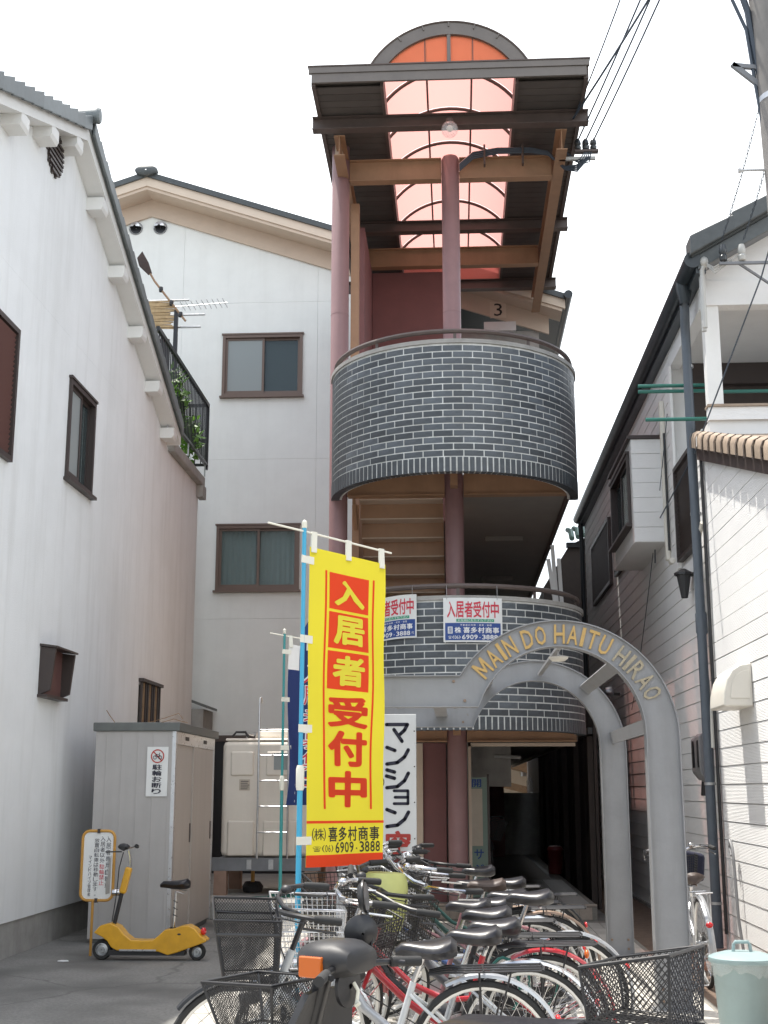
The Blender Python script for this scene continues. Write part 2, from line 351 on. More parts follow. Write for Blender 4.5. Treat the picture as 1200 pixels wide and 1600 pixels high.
def wall_panel(P, u0, u1, v0, v1, holes, th):
    """wall with openings; P(u, v, w) maps to the world, w = 0 outer face, w = th inner face"""
    us = sorted({u0, u1, *[h[0] for h in holes], *[h[1] for h in holes]}); vs = sorted({v0, v1, *[h[2] for h in holes], *[h[3] for h in holes]})
    def solid(i, j):
        if i < 0 or j < 0 or i >= len(us) - 1 or j >= len(vs) - 1: return False
        cu = (us[i] + us[i + 1]) / 2; cv = (vs[j] + vs[j + 1]) / 2
        return not any(h[0] < cu < h[1] and h[2] < cv < h[3] for h in holes)
    mb = MB()
    for i in range(len(us) - 1):
        for j in range(len(vs) - 1):
            if not solid(i, j): continue
            a, b, c, d = us[i], us[i + 1], vs[j], vs[j + 1]
            for w in (0, th): mb.add([P(a, c, w), P(b, c, w), P(b, d, w), P(a, d, w)], [(0, 1, 2, 3)])
            for (di, dj, e) in ((-1, 0, ((a, c), (a, d))), (1, 0, ((b, c), (b, d))), (0, -1, ((a, c), (b, c))), (0, 1, ((a, d), (b, d)))):
                if not solid(i + di, j + dj):
                    (p, q) = e; mb.add([P(*p, 0), P(*q, 0), P(*q, th), P(*p, th)], [(0, 1, 2, 3)])
    return mb

# ------------------------------------------------------------------ lettering
GL = {}
ALLTXT = ('入居者受付中㈱喜多村商事☎()06-93812457マンション空室駐輪お断り募集株専用自転以外禁止放置車は移動します。インドハツ管理'
          'MAINDOHTUR3にたず下のお気軽ねさい管理駅開サシジ日関社会番不動産賃貸売買仲介・代引物件建築設計TEL水道')
def glyphs(off):
    objs = {}
    for ch in sorted(set(ALLTXT)):
        c = bpy.data.curves.new('g', 'FONT'); c.body = ch; c.size = 1.0; c.resolution_u = 2; c.offset = off; c.fill_mode = 'FRONT'
        o = bpy.data.objects.new('g', c); COL.objects.link(o); objs[ch] = o
    dg = bpy.context.evaluated_depsgraph_get()
    for ch, o in objs.items():
        me = o.evaluated_get(dg).to_mesh(); vs = [(v.co.x, v.co.y) for v in me.vertices]; fs = [tuple(p.vertices) for p in me.polygons]
        if vs:
            x0 = min(v[0] for v in vs); x1 = max(v[0] for v in vs); y0 = min(v[1] for v in vs); y1 = max(v[1] for v in vs)
        else: x0 = x1 = y0 = y1 = 0
        GL[(ch, off)] = (vs, fs, (x0, x1, y0, y1)); o.evaluated_get(dg).to_mesh_clear()
    for o in objs.values(): c = o.data; bpy.data.objects.remove(o); bpy.data.curves.remove(c)
glyphs(0.0); glyphs(0.012)
def put(acc, ch, u0, u1, v0, v1, off=0.0, fit=True, rot=0.0):
    """fit one glyph's ink box into a rectangle of the (u, v) sheet; off = boldness (layered copies)"""
    vs, fs, (x0, x1, y0, y1) = GL[(ch, 0.012 if off == 0.012 else 0.0)]
    if not vs: return
    bold = off if off > 0.015 else 0.0
    du, dv = bold * (u1 - u0), bold * (v1 - v0)
    if not fit:                                     # keep proportions: em square into the rectangle
        cx, cy = (u0 + u1) / 2, (v0 + v1) / 2; k = (v1 - v0); ku = (u1 - u0)
        mx_, my_ = (x0 + x1) / 2, (y0 + y1) / 2
        if ch in '・。ー-': my_ = 0.36
        q = [(cx + (x - mx_) * ku, cy + (y - my_) * k) for x, y in vs]
    else: q = [(u0 + du + (x - x0) / (x1 - x0) * (u1 - u0 - 2 * du), v0 + dv + (y - y0) / (y1 - y0) * (v1 - v0 - 2 * dv)) for x, y in vs]
    nd = 12 if off >= .04 else 6
    dirs = [(0, 0)] + ([(math.cos(2 * PI * t / nd), math.sin(2 * PI * t / nd)) for t in range(nd)] if bold else [])
    for k, (sx, sy) in enumerate(dirs):
        n = len(acc[0]); acc[0].extend((x + sx * du, y + sy * dv, k) for x, y in q) if bold else acc[0].extend(q)
        acc[1].extend(tuple(i + n for i in f) for f in fs)
def row(acc, txt, u0, u1, v0, v1, off=0.0, gap=0.12):
    n = len(txt); w = (u1 - u0) / n
    for i, ch in enumerate(txt):
        if ch == ' ': continue
        put(acc, ch, u0 + i * w + w * gap / 2, u0 + (i + 1) * w - w * gap / 2, v0, v1, off, fit=ch not in '・-。')
def colm(acc, txt, u0, u1, v0, v1, off=0.0, gap=0.1):
    n = len(txt); h = (v1 - v0) / n
    for i, ch in enumerate(txt):
        if ch == ' ': continue
        put(acc, ch, u0, u1, v1 - (i + 1) * h + h * gap / 2, v1 - i * h - h * gap / 2, off, fit=ch not in '・。')
def rect(acc, u0, u1, v0, v1):
    n = len(acc[0]); acc[0].extend([(u0, v0), (u1, v0), (u1, v1), (u0, v1)]); acc[1].append((n, n + 1, n + 2, n + 3))
def ring(acc, cu, cv, r0, r1, n=28, a0=0, a1=2 * PI):
    for i in range(n):
        a = a0 + (a1 - a0) * i / n; b = a0 + (a1 - a0) * (i + 1) / n; k = len(acc[0])
        acc[0].extend([(cu + r0 * math.cos(a), cv + r0 * math.sin(a)), (cu + r1 * math.cos(a), cv + r1 * math.sin(a)), (cu + r1 * math.cos(b), cv + r1 * math.sin(b)), (cu + r0 * math.cos(b), cv + r0 * math.sin(b))])
        acc[1].append((k, k + 1, k + 2, k + 3))
def bar(acc, p, q, w):
    d = Vector((q[0] - p[0], q[1] - p[1])).normalized(); n = Vector((-d.y, d.x)) * w / 2; k = len(acc[0])
    acc[0].extend([(p[0] + n.x, p[1] + n.y), (q[0] + n.x, q[1] + n.y), (q[0] - n.x, q[1] - n.y), (p[0] - n.x, p[1] - n.y)]); acc[1].append((k, k + 1, k + 2, k + 3))
def printed(name, acc, F, m, parent, cut=None):
    """lay flat print on a surface; F(u, v) gives the world point; cut = grid size for curved surfaces"""
    bm = bmesh.new(); vv = [bm.verts.new((p[0], p[1], p[2] if len(p) > 2 else 0)) for p in acc[0]]
    for f in acc[1]:
        try: bm.faces.new([vv[i] for i in f])
        except ValueError: pass
    if cut:
        for ax in (0, 1):
            lo = min(v.co[ax] for v in bm.verts); hi = max(v.co[ax] for v in bm.verts); k = math.floor(lo / cut) + 1
            while k * cut < hi:
                co = [0, 0, 0]; co[ax] = k * cut; no = [0, 0, 0]; no[ax] = 1
                bmesh.ops.bisect_plane(bm, geom=bm.verts[:] + bm.edges[:] + bm.faces[:], plane_co=co, plane_no=no); k += 1
    for v in bm.verts:
        u_, v_, k_ = v.co; p = Vector(F(u_, v_))
        if k_:
            n_ = (Vector(F(u_ + .002, v_)) - p).cross(Vector(F(u_, v_ + .002)) - p).normalized()
            if n_.y > 0: n_ = -n_
            p += n_ * (.00015 * k_)
        v.co = p
    me = bpy.data.meshes.new(name); bm.to_mesh(me); bm.free()
    o = bpy.data.objects.new(name, me); COL.objects.link(o); me.materials.append(M[m]); attach(o, parent); return o
# ================================================================== the setting
struct(B('ground', 'asphalt', None, -70, 70, -40, 140, -0.5, 0.0))
pav = struct(B('pavement', 'joint', None, -1.86, 1.80, 1.0, 15.76, 0.001, 0.010))
TW, TL = 0.15, 0.30
tile_me = MB().box(-TW / 2 + .004, TW / 2 - .004, -TL / 2 + .004, TL / 2 - .004, 0, 0.012).mesh('tile')
rest = MB(); nt_ = 0
for i in range(24):
    for j in range(49):
        x = -1.78 + TW * i + 0.004; y = 1.2 + TL * j
        if y + TL / 2 > 15.74 or x + TW / 2 > 1.79: continue
        dz = random.uniform(-.001, .001)
        if x > 0.33 and y > 7.0 and nt_ < 300: inst('tile', tile_me, 'tile', pav, (x, y, 0.006 + dz)); nt_ += 1
        else: rest.box(x - TW / 2 + .004, x + TW / 2 - .004, y - TL / 2 + .004, y + TL / 2 - .004, 0.006 + dz, 0.018 + dz)
r = rest.build('tile_field', 'tile', pav); r['kind'] = 'stuff'
peb = MB()                                           # pebbles scattered over the paving between the bicycles
for i in range(900):
    x = random.uniform(-1.5, 0.35); y = random.uniform(5.6, 12.0); s_ = random.uniform(.008, .022)
    peb.sphere((x, y, 0.018 + s_ * .45), s_, 5, 3, (1, random.uniform(.6, 1), .6))
struct(tag(peb.build('pebbles', 'gravel'), 'loose pale pebbles strewn over the paving beneath the parked bicycles', 'pebbles'), 'stuff')
struct(B('soil_strip', 'soil', None, 1.80, 2.56, 4.0, 34, 0.001, 0.006))

# raised entrance slab with tiled riser, concrete plinth to the left
slab = struct(B('entrance_slab', 'joint', None, -1.5, 1.62, 15.80, 34, 0.0, 0.178))
sl = MB().box(-.148, .148, -.148, .148, 0, .010).mesh('floor_tile')
for i in range(10):
    for j in range(14): inst('tile', sl, 'slabtile', slab, (-1.33 + .303 * i, 16.0 + .303 * j, .1785))
rs = MB().box(-.073, .073, -.008, .0, -.07, .07).mesh('step_tile')
for i in range(20): inst('tile', rs, 'tile_step', slab, (-1.40 + .152 * i, 15.799, .085))
B('nosing', 'tile_step', slab, -1.5, 1.62, 15.785, 15.83, .165, .192, bevel=.004)
B('drain_channel', 'black', slab, 1.40, 1.47, 15.9, 33, .1795, .1835)
plinth = struct(B('concrete_plinth', 'concrete', None, -4.12, -1.503, 15.76, 21.1, 0.0, 0.20, bevel=.015))

# ================================================================== apartment building
apt = thing('apartment_building', 'ivory apartment block with a round slate brick balcony tower and pink skylight canopy', 'building', (0, 18, 0))
CX, CY, RB = 0.0, 15.6, 1.53
# main body: panelled facade with window openings
FY = 21.1
wins = [(-4.009, -2.605, 8.176, 9.292), (-4.027, -2.613, 4.776, 5.886)]
RS = 0.338; RX, RZ = -5.36, 12.21
def ztop(x): return RZ - RS * abs(x - RX)
cuts = [-10.5, -7.2, -4.75, -2.35, -1.25]; zc = [0.2, 2.42, 4.3, 7.05, 9.9]
def Pf(u, v, w): return (u, FY + w, v)
body = MB()
for i in range(4):
    for j in range(4):
        a, b_ = cuts[i] + .0015, cuts[i + 1] - .0015; c, d = zc[j] + .0015, zc[j + 1] - .0015
        hs = [(max(h[0], a), min(h[1], b_), max(h[2], c), min(h[3], d)) for h in wins]
        hs = [h for h in hs if h[0] < h[1] and h[2] < h[3]]
        wall_panel(Pf, a, b_, c, d, hs, .12).build('wall_panel', 'facade', apt)
for a, b_ in zip(cuts[:-1], cuts[1:]):               # gable panels under the sloping frieze
    a += .0015; b_ -= .0015; pts = [(a, 9.9015), (b_, 9.9015), (b_, ztop(b_) - .62)]
    if a < RX < b_: pts.append((RX, ztop(RX) - .62))
    pts.append((a, ztop(a) - .62)); MB().prism(pts, FY, FY + .12).build('wall_panel', 'facade', apt)
B('wall_core', 'concrete', apt, -10.4, -.02, FY + .36, 34.0, 0.2, 9.6)
for (x0, x1) in ((-10.4, -4.1), (-2.5, -1.3)): B('wall_lining', 'concrete', apt, x0, x1, FY + .13, FY + .35, 0.2, 9.6)
# roof: slabs, fascia, frieze
for sg in (-1, 1):
    e = RX + sg * 7.33
    P_ = [(RX, RZ), (e, ztop(e)), (e, ztop(e) - .10), (RX, RZ - .10)]
    MB().prism(P_, 20.58, 34.5).build('roof', 'roofdark', apt)
    P_ = [(RX, RZ - .101), (e - sg * .05, ztop(e - sg * .05) - .101), (e - sg * .05, ztop(e - sg * .05) - .26), (RX, RZ - .26)]
    MB().prism(P_, 20.62, 20.68).build('bargeboard', 'frieze_top', apt)
    P_ = [(RX, RZ - .262), (e - sg * .1, ztop(e - sg * .1) - .262), (e - sg * .1, ztop(e - sg * .1) - .32), (RX, RZ - .32)]
    MB().prism(P_, 20.645, 21.14).build('verge_soffit', 'frieze', apt)
    P_ = [(RX, RZ - .321), (e - sg * .3, ztop(e - sg * .3) - .321), (e - sg * .3, ztop(e - sg * .3) - .64), (RX, RZ - .64)]
    MB().prism(P_, 21.05, 21.098).build('frieze', 'frieze', apt)
rt_ = MB().lathe([(.01, 0), (.13, .004), (.15, .02), (.15, .12)], (0, 0, 0), 20, 'Y').build('ridge_end_tile', 'roofdark', apt, smooth=True); rt_.location = (RX, 20.5, RZ - .01); rt_.scale = (1.35, 1, .62)
MB().tube([(1.97, 20.5, 9.70), (1.97, 34.4, 9.66)], .075, 10).build('gutter', 'gutter', apt, smooth=True)
# vent hoods under the gable
for x in (-5.645, -5.203):
    h = MB().lathe([(.105, 0), (.105, -.05), (.085, -.10), (.02, -.12)], (x, FY - .001, 11.36), 16, 'Y', 0, PI)
    h.build('vent_hood', 'alu', apt, smooth=True); MB().lathe([(.005, 0), (.1, 0)], (x, FY - .004, 11.36), 16, 'Y').build('vent_duct', 'black', apt)
    MB().lathe([(.104, .0), (.125, -.012), (.125, .0)], (x, FY - .001, 11.36), 20, 'Y').build('vent_flange', 'alu', apt, smooth=True)
def sliding_window(parent, P, u0, u1, v0, v1, glassA='glass', glassB='glass', m='sash', curtains=False, d0=-.035):
    """frame, sill, two sashes with panes; P(u, v, w), w grows into the wall"""
    f = MB()
    def bx(mb, a, b_, c, d, w0, w1): mb.add([P(u, v, w) for w in (w0, w1) for v in (c, d) for u in (a, b_)], [(0, 2, 3, 1), (4, 5, 7, 6), (0, 1, 5, 4), (2, 6, 7, 3), (0, 4, 6, 2), (1, 3, 7, 5)])
    t = .05
    for a, b_, c, d in ((u0, u1, v1 - t, v1), (u0, u1, v0, v0 + t), (u0, u0 + t, v0 + t, v1 - t), (u1 - t, u1, v0 + t, v1 - t)): bx(f, a, b_, c, d, d0, .1)
    fr = f.build('window_frame', m, parent)
    s2 = MB(); bx(s2, u0 - .03, u1 + .03, v0 - .035, v0 - .002, d0 - .045, .05); s2.build('sill', m, fr)
    s2 = MB(); bx(s2, u0 - .02, u1 + .02, v1 + .002, v1 + .03, d0 - .012, .05); s2.build('head_flashing', m, fr)
    mid = (u0 + u1) / 2
    for k, (a, b_, w, g) in enumerate(((u0 + t, mid + .03, .0, glassA), (mid - .03, u1 - t, .035, glassB))):
        q = MB(); e = .04; c, d = v0 + t, v1 - t
        for aa, bb, cc, dd in ((a, b_, d - e, d), (a, b_, c, c + e * 1.3), (a, a + e, c + e * 1.3, d - e), (b_ - e, b_, c + e * 1.3, d - e)): bx(q, aa, bb, cc, dd, w, w + .03)
        q.build('sash', m, fr)
        q = MB(); bx(q, a + e, b_ - e, c + e * 1.3, d - e, w + .012, w + .018); q.build('pane', g, fr)
    q = MB(); bx(q, u0 + .01, u1 - .01, v0 + .01, v1 - .01, .118, .125); q.build('room_back', 'curtain' if curtains else 'blackmat', fr)
    return fr
sliding_window(apt, Pf, *wins[0], 'frosted', 'glass'); sliding_window(apt, Pf, *wins[1], 'glass', 'glass')
for x0, w_ in ((-3.98, .024), (-3.30, .024)): MB().strip([(x0 + i * w_, FY + .095 + .012 * math.sin(i * 1.7), 4.82) for i in range(27)], [(x0 + .02 + i * w_ * .95, FY + .095 + .010 * math.sin(i * 1.7 + .3), 5.84) for i in range(27)]).build('curtain', 'curtain', apt, smooth=True)
B('recess_shade', 'black', apt, -4.12, -1.4, FY - .02, FY - .002, .2, 2.34); B('recess_lintel', 'brownmetal', apt, -4.12, -1.4, FY - .06, FY - .021, 2.28, 2.38)  # flat black panel on the wall stands in for the shade of a recess
# right part of the facade, over the corridor
B('wall_panel', 'concrete', apt, -1.247, 1.50, FY + .02, FY + .12, 8.6, 9.28)
t3 = ([], []); put(t3, '3', .73, .87, 9.535, 9.765, .0)
B('number_plate', 'frieze_top', apt, .66, .94, 21.035, 21.049, 9.50, 9.80); printed('floor_number', t3, lambda u, v: (u, 21.031, v), 'black', apt)
B('lamp_box', 'sidingtrim', apt, .55, 1.10, 20.95, 21.049, 9.24, 9.40)
# corridor slabs running back, apartments' inner wall
for z in (2.30, 5.30):
    B('corridor_slab', 'corrsoff', apt, -.02, 1.40, 15.72, 34, z - .17, z + .1); B('slab_edge', 'brownmetal', apt, 1.401, 1.45, 15.72, 34, z - .22, z + .16)
B('inner_wall', 'column', apt, -.05, .0, 18.9, FY + .3, .2, 9.3)
for y in (18.4, 22.0): MB().box(.45, 1.0, y, y + .1, 5.06, 5.128).build('tube_light', 'corrsoff', apt, bevel=.01)
# columns
for x, zt in ((-1.45, 9.93), (0.0, 9.69)):
    c_ = MB().lathe([(.116, .19), (.116, zt - .03), (.10, zt), (.005, zt + .004)], (x, CY, 0), 24).build('column', 'column', apt, smooth=True)
    for z in (3.2, 7.5): MB().lathe([(.117, z), (.1185, z + .004), (.117, z + .012)], (x, CY, 0), 24).build('weld_ring', 'column', c_, smooth=True)
# round balconies
def arc(r, z, a0, a1, n): return [(CX + r * math.sin(a0 + (a1 - a0) * i / n), CY - r * math.cos(a0 + (a1 - a0) * i / n), z) for i in range(n + 1)]
H_ = PI / 2
def curved(mb, r0, r1, z0, z1, a0, a1, n):
    A, B_, C, D = arc(r1, z0, a0, a1, n), arc(r1, z1, a0, a1, n), arc(r0, z1, a0, a1, n), arc(r0, z0, a0, a1, n)
    mb.strip(A, B_); mb.strip(B_, C); mb.strip(C, D); mb.strip(D, A)
    mb.add([A[0], B_[0], C[0], D[0]], [(0, 1, 2, 3)]); mb.add([A[-1], B_[-1], C[-1], D[-1]], [(3, 2, 1, 0)])
BP = .2335 / RB; CH = .0785
bm_ = MB()
for (zz) in (0,):
    hw = (.2335 - .0135) / 2 / RB
    A = [(RB * math.sin(a), -RB * math.cos(a)) for a in (-hw, 0, hw)]; I_ = [((RB - .016) * math.sin(a), -(RB - .016) * math.cos(a)) for a in (-hw, 0, hw)]
    z0, z1 = 0, CH - .0135
    f0 = [(x, y, z0) for x, y in A]; f1 = [(x, y, z1) for x, y in A]; g0 = [(x, y, z0) for x, y in I_]; g1 = [(x, y, z1) for x, y in I_]
    bm_.strip(f0, f1); bm_.strip(f1, g1); bm_.strip(g0, f0); bm_.add([f0[0], f1[0], g1[0], g0[0]], [(0, 1, 2, 3)]); bm_.add([f0[2], f1[2], g1[2], g0[2]], [(3, 2, 1, 0)])
brick_me = bm_.mesh('brick')
def balcony(z0, zs, ncourse, ztop_, amax):
    q = MB(); curved(q, RB - .13, RB - .0035, z0 + .004, ztop_ - .05, -H_, H_, 40)
    bal = q.build('balcony', 'mortar', apt, smooth=True)
    br = MB(); zb = zs + .004
    for k in range(ncourse):
        off = (k % 2) * .5
        n0 = int(H_ / BP) + 2
        for i in range(-n0, n0 + 1):
            a = (i + off) * BP
            if abs(a) + BP * .5 > H_ + .02: continue
            zz = zb + k * CH
            if -amax[0] < a < amax[1]:
                o = inst('brick', brick_me, 'brick', bal, (CX, CY, zz), (0, 0, a), (1 + random.uniform(-.0012, .0012),) * 2 + (1,))
            else:
                c, s_ = math.cos(a), math.sin(a)
                br.add([(CX + x * c - y * s_, CY + x * s_ + y * c, z + zz) for x, y, z in bm_.v], bm_.f)
    hw = .0262 / RB; p = .0705 / RB; n0 = int(H_ / p)
    for i in range(-n0, n0 + 1):                      # soldier course
        a = i * p
        curved(br, RB - .016, RB + .003, z0 - .004, zs - .010, a - hw, a + hw, 1)
        curved(br, RB - .10, RB - .017, z0 - .006, z0 + .003, a - hw, a + hw, 1)
    b2 = br.build('brickwork', 'brick', bal, recalc=True); b2['kind'] = 'stuff'
    q = MB(); curved(q, RB - .15, RB + .018, ztop_ - .048, ztop_, -H_, H_, 40); q.build('cap', 'concrete', bal, smooth=True)
    MB().tube(arc(RB - .05, ztop_ + .115, -H_, H_, 40), .03, 8).build('handrail', 'brownmetal', bal, smooth=True)
    for a in (-1.3, -.65, 0.02, .65, 1.3):
        MB().box(-.018, .018, -.006, .006, 0, .115).build('rail_post', 'brownmetal', bal).matrix_basis = Matrix.Translation((CX + (RB - .05) * math.sin(a), CY - (RB - .05) * math.cos(a), ztop_)) @ Matrix.Rotation(a, 4, 'Z')
    q = MB(); rim = arc(RB - .13, z0 + .40, -H_, H_, 32); rim2 = arc(RB - .13, z0 + .46, -H_, H_, 32)
    q.add(rim, [tuple(range(len(rim)))]); q.add(rim2, [tuple(range(len(rim2)))]); q.strip(rim, rim2); q.build('floor_plate', 'orange', bal)
    return bal
balcony(5.03, 5.205, 17, 6.605, (.92, .92)); balcony(2.143, 2.293, 16, 3.61, (.36, .66))
for z in (5.10, 2.08):                                # floor beams on the column line
    for x0, x1 in ((-1.33, -.12), (.12, 1.42)):
        bmx = MB().box(x0, x1, 15.56, 15.58, z, z + .33); bmx.box(x0, x1, 15.50, 15.66, z - .014, z); bmx.box(x0, x1, 15.50, 15.66, z + .33, z + .344)
        bmx.build('floor_beam', 'orange', apt)
    B('gusset', 'orange', apt, -.045, .045, 15.30, 15.485, z + .06, z + .34)
# stair flight rising towards the balcony, seen from below
for k in range(14):
    y1 = 15.75 + .25 * k; zt = 5.30 - .2 * k
    B('riser', 'orange', apt, -1.20, -.14, y1, y1 + .012, zt - .2, zt); B('tread', 'frieze', apt, -1.20, -.14, y1 - .02, y1 + .262, zt - .215, zt - .201)
for x in (-1.26, -.10):
    MB().prism([(15.66, 5.35), (15.66, 5.02), (19.2, 2.19), (19.2, 2.52)], x - .02, x + .02, 'X').build('stringer', 'orange', apt)
B('landing', 'orange', apt, -1.28, -.06, 19.22, 20.2, 2.36, 2.42)
# upper storey: posts and stair wall
B('stair_wall', 'maroon', apt, -1.22, -.06, 18.56, 18.70, 5.4, 9.33); B('stair_wall', 'maroon', apt, -1.30, -1.225, 16.9, 18.8, 5.4, 9.33)
B('stair_wall', 'orange', apt, -1.32, -1.285, 16.35, 21.04, .2, 5.38); B('stair_wall', 'maroon', apt, -1.32, -1.303, 18.81, 21.04, 5.4, 9.3)
B('post', 'orange', apt, -1.36, -1.25, 16.20, 16.32, 5.45, 9.36)
B('post', 'orange', apt, -1.31, -1.22, 16.0, 16.1, .19, 5.08)
# canopy: beams
def ibeam(x0, x1, y0, y1, z0, z1, m, along='X'):
    q = MB()
    if along == 'X':
        c = (y0 + y1) / 2; q.box(x0, x1, c - .006, c + .006, z0 + .012, z1 - .012); q.box(x0, x1, y0, y1, z0, z0 + .012); q.box(x0, x1, y0, y1, z1 - .012, z1)
    else:
        c = (x0 + x1) / 2; q.box(c - .006, c + .006, y0, y1, z0 + .012, z1 - .012); q.box(x0, x1, y0, y1, z0, z0 + .012); q.box(x0, x1, y0, y1, z1 - .012, z1)
    return q.build('canopy_beam', m, apt)
ibeam(-1.33, -.118, 15.53, 15.67, 9.36, 9.66, 'orange'); ibeam(.118, 1.33, 15.53, 15.67, 9.36, 9.66, 'orange')
ibeam(-1.48, -1.34, 14.9, 20.6, 9.40, 9.68, 'orange', 'Y'); ibeam(1.34, 1.48, 14.9, 20.55, 9.40, 9.68, 'orange', 'Y')
ibeam(-1.33, 1.33, 18.38, 18.52, 9.36, 9.66, 'orange')
for y in (14.80, 17.9, 20.2): ibeam(-1.74, 1.74, y - .07, y + .07, 9.685, 9.855, 'brownmetal')
B('beam_stub', 'frieze', apt, -1.50, -1.40, 15.30, 15.47, 9.56, 9.90)
# canopy: fascia, soffit boards, roof sheets
for sg in (-1, 1):
    xs_ = sorted((sg * .84, sg * 1.62))
    for k in range(41):
        y = 14.10 + .155 * k
        B('soffit_board', 'soffit', apt, xs_[0], xs_[1], y, y + .145, 9.87 + .0, 9.885)
    B('roof_sheet', 'fascia', apt, xs_[0], xs_[1], 14.06, 20.5, 9.93, 9.99)
    B('side_fascia', 'brownmetal', apt, *sorted((sg * 1.621, sg * 1.67)), 13.99, 20.5, 9.84, 10.03)
    B('skylight_curb', 'brownmetal', apt, *sorted((sg * .80, sg * .838)), 14.06, 20.5, 9.84, 10.12)
B('fascia', 'fascia', apt, -1.70, 1.68, 13.94, 13.985, 9.985, 10.065); B('fascia', 'fascia', apt, -1.665, 1.645, 13.955, 13.988, 9.865, 9.984)
B('fascia_cap', 'brownmetal', apt, -1.71, 1.69, 13.93, 14.05, 10.066, 10.082)
# canopy: barrel skylight
RA = 1.055; AZ = 10.60 - RA; AH = math.asin(.86 / RA)
def barc(r, y, n=18, h=AH): return [(r * math.sin(-h + 2 * h * i / n), y, AZ + r * math.cos(-h + 2 * h * i / n)) for i in range(n + 1)]
YS = [14.03 + .93 * k for k in range(8)]
for a, b_ in zip(YS[:-1], YS[1:]): MB().strip(barc(RA, a + .004), barc(RA, b_ - .004)).build('skylight_panel', 'pink', apt, smooth=True)
for y in YS: MB().tube(barc(RA - .03, y, 20), .022, 6).build('skylight_rib', 'brownmetal', apt, smooth=True)
for x in (-.29, .29): MB().tube([(x, 14.05, AZ + math.sqrt(RA ** 2 - x * x) - .03), (x, 20.5, AZ + math.sqrt(RA ** 2 - x * x) - .03)], .014, 6).build('skylight_purlin', 'brownmetal', apt)
q = MB(); ro, ri = RA + .045, RA - .135
def fan(r, y, h, n=24): return [(r * math.sin(-h + 2 * h * i / n), y, AZ + r * math.cos(-h + 2 * h * i / n)) for i in range(n + 1)]
hO = math.acos((10.083 - AZ) / ro); hI = math.acos((10.083 - AZ) / ri)
q.strip(fan(ro, 13.96, hO), fan(ri, 13.96, hI)); q.strip(fan(ro, 14.03, hO), fan(ri, 14.03, hI)); q.strip(fan(ro, 13.96, hO), fan(ro, 14.03, hO)); q.strip(fan(ri, 13.96, hI), fan(ri, 14.03, hI))
q.build('arch_frame', 'fascia', apt, smooth=True)
MB().tube(fan(ro - .012, 13.955, hO), .012, 5).build('arch_rim', 'brownmetal', apt, smooth=True)
for i in range(-2, 3):
    a = i * .30; p0 = Vector((math.sin(a) * (ro - .02), 13.952, AZ + math.cos(a) * (ro - .02))); p1 = Vector((math.sin(a) * (ro - .08), 13.952, AZ + math.cos(a) * (ro - .08)))
    MB().obox(p0, p1, .015, .012, (0, 1, 0)).build('arch_rivet_plate', 'fascia', apt)
tp = fan(ri + .005, 14.0, hI)
for s0, s1 in ((0, 12), (12, 24)):
    P_ = [(p[0], p[2]) for p in tp[s0:s1 + 1]]; P_ = P_ + [(P_[-1][0], 10.085), (P_[0][0], 10.085)] if True else P_
    P_ = [p for i, p in enumerate(P_) if i == 0 or (abs(p[0] - P_[i - 1][0]) + abs(p[1] - P_[i - 1][1])) > 1e-4]
    MB().prism(P_, 14.0, 14.006).build('gable_pane', 'orangepc', apt)
B('gable_mullion', 'fascia', apt, -.022, .022, 13.965, 14.02, 10.084, AZ + ri + .01)
for x in (-.29, .29): B('gable_mullion', 'brownmetal', apt, x - .005, x + .005, 13.99, 13.997, 10.084, AZ + math.sqrt(ri ** 2 - x * x))
B('rear_gable', 'pink', apt, -.85, .85, 20.50, 20.52, 9.9, 10.4)
# globe lamp, conduits and insulators
gl = MB().sphere((.0, 14.62, 9.56), .105, 18, 12).build('globe_lamp', 'lampglass', apt, smooth=True)
MB().sphere((.0, 14.62, 9.575), .042, 12, 8).build('bulb', 'hood', gl, smooth=True); MB().lathe([(.045, 9.64), (.045, 9.70)], (0, 14.62, 0), 14).build('lamp_holder', 'brownmetal', gl)
for k in range(4):
    d = .028 * k
    MB().tube([(.12, 15.47, 9.44 + d), (.30, 15.46, 9.60 + d), (.62, 15.45, 9.66 + d * .8), (1.05, 15.45, 9.66 + d * .7), (1.28, 15.42, 9.60 + d * .5), (1.40, 15.36, 9.45), (1.48, 15.3, 9.36 - d * .4), (1.62, 15.2, 9.33 - d), (1.78, 15.15, 9.42)], .013, 6).build('service_cable', 'cable', apt, smooth=True)
for k in range(5):                                     # slack jumper loops at the insulators
    d = .03 * k
    MB().tube([(1.46 + d, 15.3, 9.62 - d), (1.56 + d, 15.22, 9.42 - d * .6), (1.66 + d, 15.18, 9.40 - d * .3), (1.74 + d * .6, 15.18, 9.52), (1.70 + .04 * k, 15.2, 9.60)], .009, 5).build('jumper_wire', 'cable', apt, smooth=True)
for x in (.45, .95): B('cable_clip', 'brownmetal', apt, x - .012, x + .012, 15.43, 15.52, 9.5, 9.78)
B('insulator_arm', 'porc', apt, 1.40, 1.86, 15.18, 15.22, 9.40, 9.44); B('insulator_arm', 'brownmetal', apt, 1.60, 1.90, 15.16, 15.24, 9.50, 9.53)
for x in (1.64, 1.74, 1.84):
    MB().lathe([(.01, 9.54), (.04, 9.545), (.045, 9.58), (.028, 9.60), (.045, 9.62), (.04, 9.66), (.02, 9.69), (.005, 9.70)], (x, 15.2, 0), 12).build('insulator', 'insul', apt, smooth=True)
